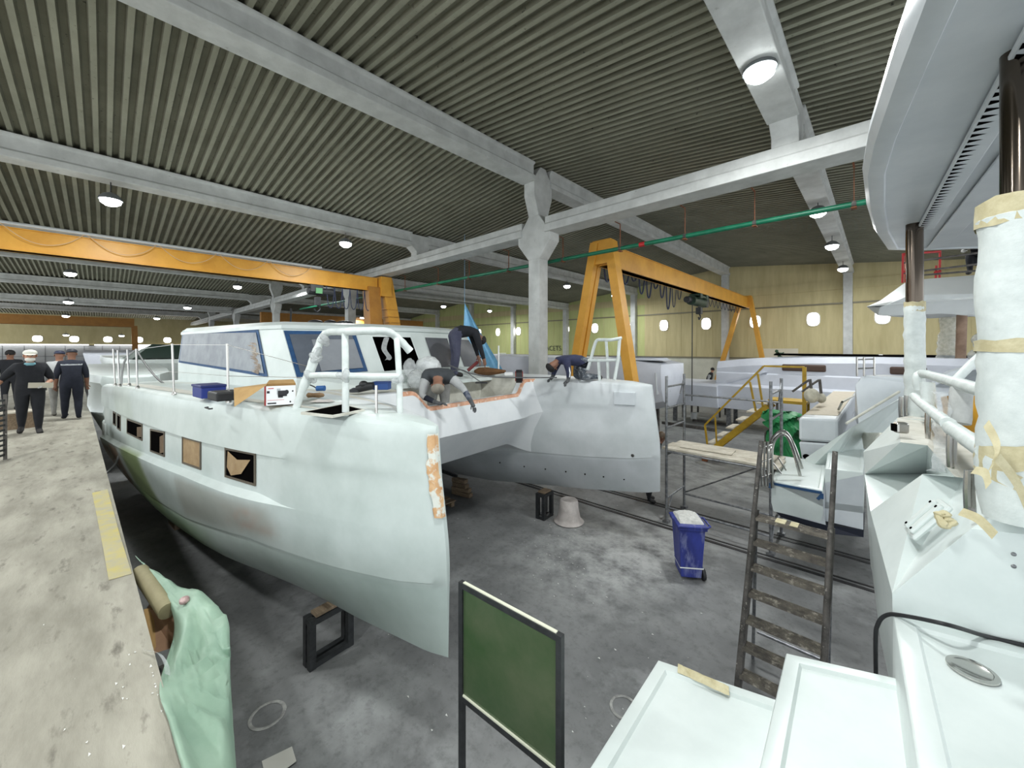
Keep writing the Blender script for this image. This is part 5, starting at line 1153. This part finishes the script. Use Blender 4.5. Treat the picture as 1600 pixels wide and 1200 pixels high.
q = onz(436, 1192, 0); mb = MB(); mb.slab([q+V((-.12, -.1, .006)), q+V((.1, -.12, .006)), q+V((.12, .1, .03)), q+V((-.06, .12, .012))], .006); tag(mb.build('cardboard_piece', mat('pale cardboard', (206, 204, 196))), 'pale torn cardboard piece on the floor at the lower left frame edge', 'cardboard')
pl = thing('pallet', 'low wooden pallet on the floor behind the near bow', 'pallet', tuple(onz(672, 792, 0)), 0)
q = onz(668, 790, 0)
for i in range(5): MB().box(q+V((-.4+.2*i, 0, .11)), (.13, .9, .025)).build('board', WOOD, pl)
for j in (-1, 0, 1): MB().box(q+V((0, j*.36, .05)), (.95, .09, .095)).build('bearer', WOOD, pl)
q = onz(722, 774, 0); wb = thing('timber_stack', 'stack of short timbers on the floor under the bridge deck', 'timber', tuple(q), 0)
for i, (w_, a) in enumerate(((.55, .2), (.5, .3), (.45, .1), (.4, .25))): MB().box(q+V((-.03*i, 0, .05+.1*i)), (w_, .14, .09), a).build('timber', WOOD, wb, bevel=.006)
mb = MB(); mb.bar(q+V((-.2, 0, .42)), q+V((-1.3, -.3, .56)), .06, .06); mb.build('prop', BLK, wb)
# ------------------------------------------------------------------ left edge of the walkway
rk = thing('slatted_rack', 'dark slatted metal rack cut by the left frame edge', 'rack', tuple(onz(0, 730, 1.8)), 0)
a = onz(-60, 740, 1.8); b = onz(8, 718, 1.8); 
for p in (b, a): MB().bar(p, p+UP*1.05, .04, .04).build('post', DUSTM, rk)
for k in range(12): MB().bar(a+UP*(.08+.08*k), b+UP*(.08+.08*k), .02, .03).build('slat', BLK, rk)
tb = thing('timber_bench', 'rough timber bench at the left frame edge behind the walking man', 'bench', tuple(onz(20, 672, 1.8)), 0)
q = onz(22, 676, 1.8); 
MB().box(q+V((-.9, -.8, .72)), (1.3, .9, .06), .1).build('top', WOOD, tb)
for x in (-1.4, -.4):
    for y in (-1.1, -.45): MB().box(q+V((x, y, .35)), (.09, .09, .7)).build('leg', WOOD, tb)
MB().box(q+V((-.9, -.8, .14)), (1.1, .7, .22), .1).build('lower_shelf', PLANK, tb)
bw = thing('timber_box', 'low timber box on the walkway behind the walking man', 'box', tuple(onz(38, 668, 1.8)), 0)
q = onz(34, 668, 1.8); MB().box(q+V((0, -.1, .18)), (.5, .5, .36), .3).build('box_body', WOOD, bw); MB().box(q+V((0, -.1, .37)), (.54, .54, .03), .3).build('box_lid', PLANK, bw)
# strip lights along the left wall
for y0, y1, l in ((-11.5, -1.4, 'left'), (-.9, 7.5, 'right')):
    t = thing('strip_light', 'long white strip light on the left end wall, the %s one of two' % l, 'lamp', (XW+.2, (y0+y1)/2, 4.1), 0)
    MB().box((XW+.26, (y0+y1)/2, 4.02), (.14, y1-y0, .11)).build('tube', mat('strip light tube', (255, 255, 255), emit=5), t); MB().box((XW+.22, (y0+y1)/2, 4.1), (.24, y1-y0, .06)).build('housing', WHITEP, t)
# boats on the far left
fb = thing('boat_hull', 'white boat hull with dark twin ports behind the near stern', 'boat', (-18, 1.2, 0), 0)
mb = MB(); secs = []
for x, zt, w in ((-15.6, 2.75, .35), (-15.7, 2.82, .6), (-16.2, 2.86, .85), (-18, 2.9, .95), (-21, 2.9, 1.0), (-23.4, 2.95, 1.0)):
    y0 = .55; secs.append([V((x, y0-w, zt)), V((x, y0-w-.04, zt-.2)), V((x, y0-w*.97, zt-.3)), V((x, y0-w*.93, 1.9)), V((x, y0-w*.98, 1.8)), V((x, y0-w*.7, 1.2)), V((x, y0, .7)), V((x, y0+w, 1.3)), V((x, y0+w, zt))])
mb.loft(secs).build('hull', GEL, fb, smooth=True, ang=30)
for z in (2.05, 1.7):
    mb = MB(); p = at(165, 640 if z > 1.9 else 651, 14.9); mb.ell(p, (.10, .10, .13)); mb.build('port_opening', DARK, fb)
fb2 = thing('boat_hull', 'white boat shell with dark green cover further along the walkway', 'boat', (-30, 1, 0), 0)
mb = MB(); secs = []
for x, zt, w in ((-24, 2.9, .6), (-24.6, 3.05, 1.4), (-30, 3.1, 2.2), (-40, 3.1, 2.4)):
    secs.append([V((x, 2.2-w, zt)), V((x, 2.2-w-.05, zt-.25)), V((x, 2.2-w*.85, 1.4)), V((x, 2.2, .7)), V((x, 2.2+w, 1.4)), V((x, 2.2+w, zt))])
mb.loft(secs).build('hull', GEL, fb2, smooth=True, ang=30)
mb = MB(); mb.loft([[V((-25.5, .9, 3.1)), V((-25.5, 3.5, 3.1)), V((-25.6, 3.2, 3.75)), V((-25.6, 1.6, 3.8))], [V((-28, .6, 3.1)), V((-28, 3.6, 3.1)), V((-28, 3.2, 3.5)), V((-28, 1.3, 3.5))]]); mb.build('cover', mat('dark green cover', (36, 60, 50)), fb2)
fb3 = thing('boat_hull', 'low white boat deck seen between the two men and the near stern', 'boat', (-40, -1, 0), 0)
mb = MB(); mb.loft([[V((x, .9-w, zt)), V((x, .9-w*.8, 1.2)), V((x, .9+w*.8, 1.2)), V((x, .9+w, zt))] for x, zt, w in ((-41.5, 3.0, 1.0), (-42.5, 3.2, 2), (-52, 3.4, 2.2))]).build('hull', LILAC, fb3, smooth=True, ang=30)
# green tarp heap near the third boat
gp_ = [[(1188, 642, 10.6), (1192, 655, 10.5), (1196, 668, 10.4), (1198, 700, 10.4)], [(1200, 639, 10.5), (1206, 650, 10.3), (1210, 668, 10.2), (1212, 712, 10.2)], [(1216, 641, 10.4), (1222, 652, 10.1), (1226, 676, 10.0), (1228, 728, 9.95)], [(1232, 642, 10.3), (1238, 655, 10.0), (1241, 684, 9.8), (1243, 738, 9.75)], [(1246, 644, 10.3), (1249, 660, 10.1), (1251, 690, 10.0), (1253, 735, 10.0)]]
gr_ = [curve_pts([at(*p) for p in r], 5) for r in gp_]; gc_ = [curve_pts([r[i] for r in gr_], 6) for i in range(len(gr_[0]))]
R = random.Random(23); gg = [[p+RT*R.uniform(-.03, .03)-FW*(.10*math.sin(i*1.4+j*.5)+R.uniform(0, .06)) for j, p in enumerate(r)] for i, r in enumerate(gc_)]
tag(MB().loft(gg, closed=False, cap=False).build('tarpaulin', TARPE, smooth=True, ang=30), 'bright green tarp draped over gear behind the scaffold', 'tarp')
gu = thing('covered_gear', 'dark gear stacked under the bright green tarp', 'gear', tuple(onz(1225, 730, 0)), 0); q = at(1224, 690, 10.7); MB().box((q.x, q.y, .62), (.8, .5, 1.24)).build('crate_body', DUSTM, gu); MB().box((q.x, q.y, 1.27), (.7, .4, .06)).build('crate_lid', BLKM, gu)
for i, (px, py, l) in enumerate(((1268, 618, 'left'), (1283, 622, 'right'))): 
    t = thing('fender', 'dusty round fender hanging from a bent pipe, the %s one of the pair' % l, 'fender', tuple(at(px, py, 8.9)), 0)
    mb = MB(); p = at(px, py, 8.9+.4*i); mb.ell(p, (.15-.05*i, .15-.05*i, .17-.05*i)); mb.build('ball', mat('dusty fender', (204, 200, 184), (170, 166, 150), 8, .8), t, smooth=True)
    MB().tube([p+UP*.1, at(px-2, 596, 8.9+.4*i)], .03, 8).build('neck', DUSTM, t); MB().tube(curve_pts([at(px-2, 597, 8.9+.4*i), at(px-4, 594, 8.9+.4*i), at(px-30, 612, 9.1+.4*i)], 3), .025, 8).build('pipe', DUSTM, t)
mb = MB(); c = onz(1084, 655, 0)
tag(MB().lathe([(.14, 0), (.16, .3), (.165, .34), (.14, .34), (.13, .05)], c+V((.0, 0, 0)), 20).build('paint_bucket', WHITEP, smooth=True, ang=50), 'small white paint bucket on the floor beyond the scaffold', 'bucket')
for q, l, s in ((onz(1075, 668, 0), 'dark timber lying on the floor beyond the scaffold under the boat shell', (2.4, .14, .12)), (onz(1120, 663, 0), 'second dark timber on the floor beyond the scaffold, further right', (2.2, .12, .1))):
    MB().box(q+V((0, 0, s[2]/2)), s, -.05).build('timber', DUSTM, tag(thing('timber_beam', l, 'timber', tuple(q), 0)))
# ------------------------------------------------------------------ people
SKIN = mat('skin', (186, 140, 116), (170, 124, 100), 9, .6)
SKIND = mat('tanned skin', (140, 100, 80), (124, 88, 70), 9, .6)
NAVY = mat('navy work cloth', (34, 38, 52), (24, 28, 40), 7, .9, bump=.3, bscale=14)
NIGHT = mat('near black cloth', (20, 22, 28), (28, 30, 36), 7, .9, bump=.3, bscale=14)
INDIGO = mat('indigo jacket', (52, 56, 84), (40, 44, 68), 6, .9, bump=.3, bscale=14)
TROUS = mat('dusty blue trousers', (58, 60, 80), (76, 78, 96), 5, .9, bump=.4, bscale=12)
SPECK = mat('paint-speckled trousers', (70, 76, 84), (150, 154, 158), 16, .9, lo=.5, hi=.62)
GREYC = mat('grey work cloth', (150, 150, 146), (130, 130, 128), 7, .9, bump=.3, bscale=14)
LGREY = mat('light grey shirt', (176, 178, 178), (156, 158, 160), 7, .9)
SHOE = mat('dark shoe', (36, 34, 34), rough=.7); SHOEW = mat('pale shoe', (190, 188, 182), rough=.7)
GLOVE = mat('pale work glove', (196, 196, 192), (170, 170, 168), 12, .9); GLOVED = mat('grey work glove', (96, 98, 100), (70, 72, 74), 12, .9)
HAIR = mat('black hair', (26, 24, 24), rough=.8)
CAMO = mat('patterned sleeve', (58, 66, 84), (104, 108, 120), 14, .9, lo=.45, hi=.55)
VEST = mat('charcoal vest', (62, 66, 70), (52, 56, 60), 8, .85)
def person(label, root, J, cl, feats=True, build_=1.0, hands=True, cap=None, hair=None, fing=None, headdir=None, group=None, nkt=.9):
    """J: joint name -> world position; one continuous skinned body, coloured by region."""
    J = {k: V(v) for k, v in J.items()}
    t = thing('person', label, 'person', tuple(root), 0, group)
    vs, es, rad, reg, roots = [], [], [], [], []
    def add(p, r, g): vs.append(V(p)); rad.append(r); reg.append(g); return len(vs)-1
    b = build_*1.2
    pel = add(J['pelvis'], .15*b, 'legs'); wa = add(J['pelvis'].lerp(J['chest'], .45), .145*b, 'torso'); ch = add(J['chest'], .165*b, 'torso')
    nk = add(J['neck'], .062, 'skin'); hd = J['head']; hdir = (hd-J['neck']).normalized(); fd = V(headdir) if headdir else FW*-1
    fd = (fd-hdir*fd.dot(hdir)).normalized()
    h0 = add(hd-hdir*.07+fd*.012, .076, 'skin'); h1 = add(hd+hdir*.01, .096, 'skin'); h2 = add(hd+hdir*.075-fd*.008, .086, 'skin')
    es += [(pel, wa), (wa, ch), (ch, nk), (nk, h0), (h0, h1), (h1, h2)]; roots.append(pel)
    for s in 'LR':
        sh = add(J['sh'+s], .072*b, 'torso'); um = add(J['sh'+s].lerp(J['el'+s], .5), .062*b, 'sleeve'+s); el = add(J['el'+s], .054, 'sleeve'+s); fm = add(J['el'+s].lerp(J['wr'+s], .45), .049, 'fore'+s); wr = add(J['wr'+s], .034, 'hand')
        dirn = V(J['hd'+s])-J['wr'+s] if 'hd'+s in J else (J['wr'+s]-J['el'+s]); dirn.normalize()
        pm = add(J['wr'+s]+dirn*.075, .036, 'hand'); es += [(ch, sh), (sh, um), (um, el), (el, fm), (fm, wr), (wr, pm)]
        if hands:
            side = dirn.cross(UP if abs(dirn.z) < .9 else RT).normalized(); nor = side.cross(dirn)
            if nor.z > 0: nor = -nor
            for k, ln in enumerate((.062, .074, .070, .054)):
                o = (k-1.5)*.018; p0 = J['wr'+s]+dirn*.075+side*o; p1 = p0+dirn*ln*.62+nor*.006; p2 = p1+dirn*ln*.42+nor*ln*.4
                a = add(p0, .0105, 'hand'); c = add(p1, .0095, 'hand'); e = add(p2, .008, 'hand'); es += [(a, c), (c, e)]; roots.append(a)
            sg = 1 if s == 'L' else -1
            p0 = J['wr'+s]+dirn*.035+side*sg*.02; p1 = p0+dirn*.03+side*sg*.034; p2 = p1+dirn*.035+side*sg*.008+nor*.012
            a = add(p0, .013, 'hand'); c = add(p1, .011, 'hand'); e = add(p2, .009, 'hand'); es += [(a, c), (c, e)]; roots.append(a)
        hp = add(J['hip'+s], .105*b, 'legs'); th = add(J['hip'+s].lerp(J['kn'+s], .5), .084*b, 'legs'); kn = add(J['kn'+s], .062*b, 'legs'); cf = add(J['kn'+s].lerp(J['an'+s], .4), .058*b, 'legs'); an = add(J['an'+s], .046, 'legs')
        toe = add(J['an'+s]+(V(J['toe'+s])-J['an'+s])*.45, .056, 'shoe'+s); to2 = add(J['toe'+s], .046, 'shoe'+s)
        es += [(pel, hp), (hp, th), (th, kn), (kn, cf), (cf, an), (an, toe), (toe, to2)]
    me = bpy.data.meshes.new('body'); me.from_pydata([tuple(p) for p in vs], es, [])
    o = bpy.data.objects.new('body', me); col.objects.link(o)
    k = o.modifiers.new('skin', 'SKIN'); k.use_smooth_shade = True
    sv_ = me.skin_vertices[0].data
    for i, r in enumerate(rad): sv_[i].radius = (r, r); sv_[i].use_root = i in roots
    u = o.modifiers.new('sub', 'SUBSURF'); u.levels = u.render_levels = 1
    dg = bpy.context.evaluated_depsgraph_get(); m2 = bpy.data.meshes.new_from_object(o.evaluated_get(dg))
    bpy.data.objects.remove(o)
    mats, idx = [], {}
    def mi(m):
        if m.name not in idx: idx[m.name] = len(mats); mats.append(m); m2.materials.append(m)
        return idx[m.name]
    m2.materials.clear()
    def cm(g):
        if g in cl: return cl[g]
        return cl.get(g[:-1], cl.get('torso'))
    segs = [(vs[a], vs[b2], reg[a], reg[b2], rad[a], rad[b2]) for a, b2 in es]
    for f in m2.polygons:
        c = f.center; best = None
        for a, b2, ga, gb, ra, rb_ in segs:
            ab = b2-a; tt = max(0, min(1, (c-a).dot(ab)/max(1e-9, ab.length_squared))); dist = (c-(a+ab*tt)).length-lerp(ra, rb_, tt)*.9
            if best is None or dist < best[0]: best = (dist, ga if tt < (nkt if (ga, gb) == ('torso', 'skin') else .5) else gb)
        f.material_index = mi(cm(best[1])); f.use_smooth = True
    m2.transform(wm(t).inverted())
    bo = bpy.data.objects.new('body', m2); col.objects.link(bo); bo.parent = t
    Mh = basis(fd, hdir.cross(fd))
    if feats:
        MB().ell(hd+fd*.098-hdir*.015, (.018, .014, .022), Mh, 8, 6).build('nose', cl['skin'], t, smooth=True)
        for s in (-1, 1):
            MB().ell(hd+Mh@V((.080, s*.032, .012)), (.010, .013, .008), Mh, 8, 6).build('eye', DARK, t, smooth=True)
            MB().ell(hd+Mh@V((.0, s*.088, -.005)), (.022, .012, .032), Mh, 8, 6).build('ear', cl['skin'], t, smooth=True)
        MB().ell(hd+fd*.082-hdir*.058, (.008, .024, .006), Mh, 8, 6).build('mouth', mat('lips', (130, 80, 72)), t, smooth=True)
    if hair:
        mb = MB(); pr_ = []
        mb.lathe([(.097, -.02), (.101, .02), (.094, .06), (.07, .098), (.03, .118), (.001, .122)], hd-fd*.012, 16, Mh); mb.build('hair', hair, t, smooth=True)
    if cap:
        m, vis = cap; mb = MB(); mb.lathe([(.096, .035), (.103, .05), (.098, .08), (.076, .108), (.04, .122), (.001, .126)], hd-fd*.004, 18, Mh); o = mb.build('cap', m, t, smooth=True)
        if vis:
            mb = MB(); top = [hd+Mh@V((.085+.075*math.cos(a), .085*math.sin(a), .046-.012*math.cos(a))) for a in [-PI/2+PI*i/8 for i in range(9)]]; mb.slab(top, tuple(hdir*-.006)); mb.build('visor', m, o)
    return t, Mh, hd, fd
def stand_pose(c, face, h=1.72, step=.0, lean=0):
    """upright figure at foot point c looking along face"""
    c = V(c); f = V(face).normalized(); l = V((-f.y, f.x, 0)); k = h/1.72
    q = lambda x, y, z: c+f*x*k+l*y*k+UP*z*k
    J = dict(pelvis=q(0, 0, .96), chest=q(.02+lean, 0, 1.30), neck=q(.03+lean*1.2, 0, 1.47), head=q(.05+lean*1.4, 0, 1.63))
    for s, g in (('L', 1), ('R', -1)):
        J['sh'+s] = q(lean, g*.185, 1.39); J['el'+s] = q(-.02+lean*.6, g*.25, 1.10); J['wr'+s] = q(.06, g*.26, .86)
        J['hip'+s] = q(0, g*.095, .90); J['kn'+s] = q(.03+step*g*.5, g*.11, .49); J['an'+s] = q(-.02+step*g, g*.115, .085); J['toe'+s] = q(.16+step*g, g*.14, .035)
    return J, q
# man walking towards the viewer on the walkway
c = onz(47, 676, 1.8); J, q = stand_pose(c, -c+V((0, 0, 0)), 1.74, .12)
J['elR'] = q(-.05, -.36, 1.14); J['wrR'] = q(.10, -.47, .98); J['hdR'] = q(.2, -.52, .92); J['elL'] = q(-.04, .30, 1.10); J['wrL'] = q(.20, .20, 1.02); J['hdL'] = q(.32, .10, 1.02)
t, Mh, hd, fd = person('man in white cap and dark clothes walking along the walkway carrying a board', c, J, dict(torso=NIGHT, sleeve=NIGHT, fore=SKIN, hand=GLOVE, legs=NIGHT, shoe=SHOE, skin=SKIN), build_=1.18, cap=(mat('white cap', (220, 218, 208)), True), headdir=(-c.x, -c.y, 0))
MB().ell(hd+Mh@V((.05, 0, -.075)), (.058, .074, .052), Mh, 12, 8).build('beard', mat('white beard', (214, 212, 206)), t, smooth=True)
mb = MB(); mb.lathe([(.085, -.03), (.1, 0), (.085, .03)], V(J['neck'])-UP*.02, 14); mb.build('collar', mat('teal collar', (110, 158, 170)), t, smooth=True)
bp = V(J['wrL'])+(V(J['hdL'])-V(J['wrL'])).normalized()*.09; mb = MB(); mb.box(bp+UP*.02, (.34, .05, .13), M=basis(q(0, 1, 0)-q(0, 0, 0), UP)@Matrix.Rotation(0, 3, 'X'))
mbx = MB(); mbx.bar(bp-(q(0, .17, 0)-q(0, 0, 0))+UP*.03, bp+(q(0, .17, 0)-q(0, 0, 0))+UP*.01, .04, .11)
tag(mbx.build('small_board', mat('beige board', (176, 170, 154))), 'small beige board in the hand of the man in the white cap', 'board')
# man walking away with lettering on his back
c2 = onz(112, 656, 1.8); J, q = stand_pose(c2, c2, 1.74, .05)
t, Mh, hd, fd = person('man in dark cap and navy shirt with white back lettering seen from behind', c2, J, dict(torso=NAVY, sleeve=NAVY, fore=SKIND, hand=SKIND, legs=NAVY, shoeL=SHOE, shoeR=SHOEW, skin=SKIND), build_=1.12, cap=(mat('dark cap', (30, 34, 46)), True), headdir=(c2.x, c2.y, 0))
f = V((c2.x, c2.y, 0)).normalized(); l = V((f.y, -f.x, 0)); WL = mat('white print', (226, 230, 234))
text('perlaYachts', .07, q(-.175, 0, 1.36), basis(l, UP), WL, 'back_lettering', t) if False else None
R = random.Random(12); cb_ = V(J['chest'])-f*.232+UP*.075; mb = MB()
for k in range(15): mb.box(cb_+l*(-.17+.0243*k)+UP*(.006*R.random()), (.013 if k % 4 else .017, .006, R.uniform(.016, .03)), M=basis(l, f))
mb.box(cb_-UP*.012, (.34, .005, .006), M=basis(l, f)); mb.build('back_lettering', WL, t)
# companion in grey behind him
c3 = onz(92, 651, 1.8); J, q = stand_pose(c3, V((c3.x, c3.y+3, 0)), 1.70, .16)
person('person in grey hooded work clothes half hidden behind the man with the lettered shirt', c3, J, dict(torso=LGREY, sleeve=LGREY, fore=LGREY, hand=GLOVED, legs=GREYC, shoe=SHOE, skin=SKIND), cap=(mat('dark blue hood', (34, 40, 64)), False), headdir=(c3.x, c3.y, 0))
c4 = onz(17, 640, 1.8); J, q = stand_pose(c4, (1, -.2, 0), 1.72)
person('dark-haired person in black far behind at the left frame edge', c4, J, dict(torso=NIGHT, sleeve=NIGHT, fore=SKIND, hand=SKIND, legs=NIGHT, shoe=SHOE, skin=SKIND), hair=HAIR, headdir=(1, -.2, 0))
# worker in a vest leaning over the bulwark
def rel(o, f, l): return lambda x, y, z: V(o)+f*x+l*y+UP*z
o = at(684, 592, 6.45); f = (V((-o.x, -o.y, 0))).normalized(); l = V((-f.y, f.x, 0))
o = V((o.x, o.y, 2.3)); q = rel(o, f, l)
J = dict(pelvis=q(-.12, .02, .80), chest=q(.22, .02, .88), neck=q(.40, .0, .83), head=q(.50, .0, .72), shL=q(.30, .20, .84), shR=q(.30, -.18, .86), elL=q(.46, .40, .66), wrL=q(.58, .52, .45), hdL=q(.62, .55, .38), elR=q(.42, -.24, .56), wrR=q(.56, .0, .46), hdR=q(.60, .1, .46),
         hipL=q(-.14, .10, .76), hipR=q(-.14, -.08, .76), knL=q(-.06, .12, .42), knR=q(-.06, -.1, .42), anL=q(-.22, .12, .09), anR=q(-.22, -.1, .09), toeL=q(-.06, .13, .04), toeR=q(-.06, -.11, .04))
t, Mh, hd, fd = person('worker in grey cap and charcoal vest leaning over the front bulwark', o, J, dict(torso=VEST, sleeve=LGREY, foreL=CAMO, foreR=NAVY, hand=GLOVED, legs=GREYC, shoe=SHOE, skin=SKIND), build_=1.12, nkt=1.1, cap=(mat('dusty grey cap', (150, 144, 132), (124, 118, 108), 9, .9), True), headdir=tuple(f*.25-UP))
# worker bending on the foredeck
o = at(712, 560, 7.8); o.z = 3.02; f = (RT*.9+FW*.35).normalized(); l = V((-f.y, f.x, 0)); q = rel(o, f, l)
J = dict(pelvis=q(-.02, 0, .90), chest=q(.28, 0, .98), neck=q(.44, 0, .88), head=q(.52, 0, .76), shL=q(.36, .17, .92), shR=q(.36, -.17, .90), elL=q(.46, .18, .60), wrL=q(.52, .12, .36), elR=q(.46, -.2, .58), wrR=q(.56, -.16, .30), hdR=q(.58, -.14, .2),
         hipL=q(-.02, .10, .84), hipR=q(-.02, -.10, .84), knL=q(.0, .12, .46), knR=q(.0, -.12, .46), anL=q(-.04, .12, .08), anR=q(-.04, -.12, .08), toeL=q(.13, .13, .035), toeR=q(.13, -.13, .035))
person('worker in dark shirt and dusty blue trousers bending down beside the blue tarp', o, J, dict(torso=NIGHT, sleeve=NIGHT, fore=NIGHT, hand=SKIND, legs=TROUS, shoe=SHOE, skin=SKIND), hair=HAIR, headdir=tuple(f*.3-UP), nkt=1.1)
# worker kneeling on the far bow
o = onz(905, 594, 2.97); f = (-RT*.95-FW*.3).normalized(); l = V((-f.y, f.x, 0)); q = rel(o, f, l)
J = dict(pelvis=q(-.06, 0, .40), chest=q(.30, 0, .44), neck=q(.47, 0, .38), head=q(.57, 0, .29), shL=q(.36, .17, .40), shR=q(.36, -.17, .40), elL=q(.34, .24, .17), wrL=q(.36, .26, .03), hdL=q(.42, .28, -.02), elR=q(.44, -.2, .18), wrR=q(.52, -.12, .06), hdR=q(.58, -.1, .03),
         hipL=q(-.08, .1, .38), hipR=q(-.08, -.1, .38), knL=q(.04, .13, .065), knR=q(.02, -.13, .065), anL=q(-.34, .12, .075), anR=q(-.36, -.12, .075), toeL=q(-.44, .12, .035), toeR=q(-.46, -.12, .035))
t, Mh, hd, fd = person('worker in indigo jacket and black cap kneeling on the far bow', o, J, dict(torso=INDIGO, sleeve=INDIGO, fore=INDIGO, hand=GLOVED, handR=SKIND, legs=SPECK, shoe=SHOE, skin=SKIND), cap=(HAIR, False), headdir=tuple(f*.5-UP), nkt=1.1)
mb = MB(); a, b, c_ = V(J['shL']), V(J['elL']), V(J['wrL'])
mb.tube([a.lerp(b, .3)+l*.05, b+l*.05, b.lerp(c_, .6)+l*.04], .012, 6); mb.build('sleeve_stripe', WHITEP, t)
# people far off
o = at(1107, 600, 21.0); o.z = .92; J, q = stand_pose(o, RT*.6+FW*-.5, 1.6, 0, .12)
person('person in black top standing beyond the long grey boat shell', o, J, dict(torso=NIGHT, sleeve=LGREY, fore=SKIN, hand=SKIN, legs=NAVY, shoe=SHOE, skin=SKIN), hair=HAIR, headdir=tuple(RT))
pf = thing('work_platform', 'dark low work platform carrying the person in the black top', 'platform', (o.x, o.y, 0), 0)
MB().box((o.x, o.y, .88), (1.6, 1.2, .08)).build('deck', DUSTM, pf)
for x in (-.7, .7):
    for y in (-.5, .5): MB().box((o.x+x, o.y+y, .42), (.08, .08, .84)).build('leg', DUSTM, pf)
for z in (1.45, 1.9): MB().tube([(o.x-1.6, o.y-.55, z), (o.x+.8, o.y-.55, z)], .025, 6).build('rail', DUSTM, pf)
o = onz(1018, 790, 0); o = at(1014, 700, 9.1); o.z = 0; f = (RT*.8-FW*.2).normalized(); J, q = stand_pose(o, f, 1.62, 0, .18)
person('person in dark clothes half hidden behind the far bow next to the scaffold', o, J, dict(torso=NIGHT, sleeve=NIGHT, fore=NIGHT, hand=SKIND, legs=NIGHT, shoe=SHOE, skin=SKIND), hair=mat('brown hair', (90, 74, 58)), headdir=tuple(f))
o = at(1533, 432, 9.2); f = (-RT*.7-FW*.4).normalized(); l = V((-f.y, f.x, 0)); q = rel(o, f, l)
J = dict(pelvis=q(-.1, 0, .40), chest=q(.05, 0, .80), neck=q(.1, 0, .98), head=q(.13, 0, 1.12), shL=q(.05, .19, .9), shR=q(.05, -.19, .9), elL=q(.2, .24, .65), wrL=q(.42, .2, .6), elR=q(.2, -.24, .65), wrR=q(.42, -.2, .6),
         hipL=q(-.1, .1, .38), hipR=q(-.1, -.1, .38), knL=q(.32, .13, .52), knR=q(.30, -.13, .48), anL=q(.25, .13, .12), anR=q(.23, -.13, .12), toeL=q(.42, .14, .05), toeR=q(.4, -.14, .05))
person('person in black crouching on the rear hardtop roof behind the red frame', o, J, dict(torso=NIGHT, sleeve=NIGHT, fore=NIGHT, hand=GLOVE, legs=NIGHT, shoe=SHOE, skin=SKIN), hair=HAIR, headdir=tuple(f))
# ------------------------------------------------------------------ light and camera
def area(x, y, z, p, size=.6, c=(.97, 1, .99)):
    l = bpy.data.lights.new('lamp_light', 'AREA'); l.shape = 'DISK'; l.size = size; l.energy = p; l.color = c
    o = bpy.data.objects.new('lamp_light', l); col.objects.link(o); o.location = (x, y, z); return o
for q in LAMPS: area(q[0], q[1], q[2]-.2, q[3])
w = bpy.data.worlds.new('world'); scene.world = w; w.use_nodes = True
w.node_tree.nodes['Background'].inputs['Color'].default_value = (.92, .97, 1.0, 1); w.node_tree.nodes['Background'].inputs['Strength'].default_value = 2.1
cd = bpy.data.cameras.new('camera'); cam = bpy.data.objects.new('camera', cd); col.objects.link(cam)
cam.location = CAM; cam.rotation_euler = (PI/2, 0, ANG)
cd.sensor_fit = 'HORIZONTAL'; cd.sensor_width = 36; cd.lens = 36*FOC/1600
cd.shift_y = -(600-CY)/1600; cd.clip_start = .05; cd.clip_end = 300
scene.camera = cam
scene.view_settings.view_transform = 'Standard'
scene.view_settings.exposure = 0
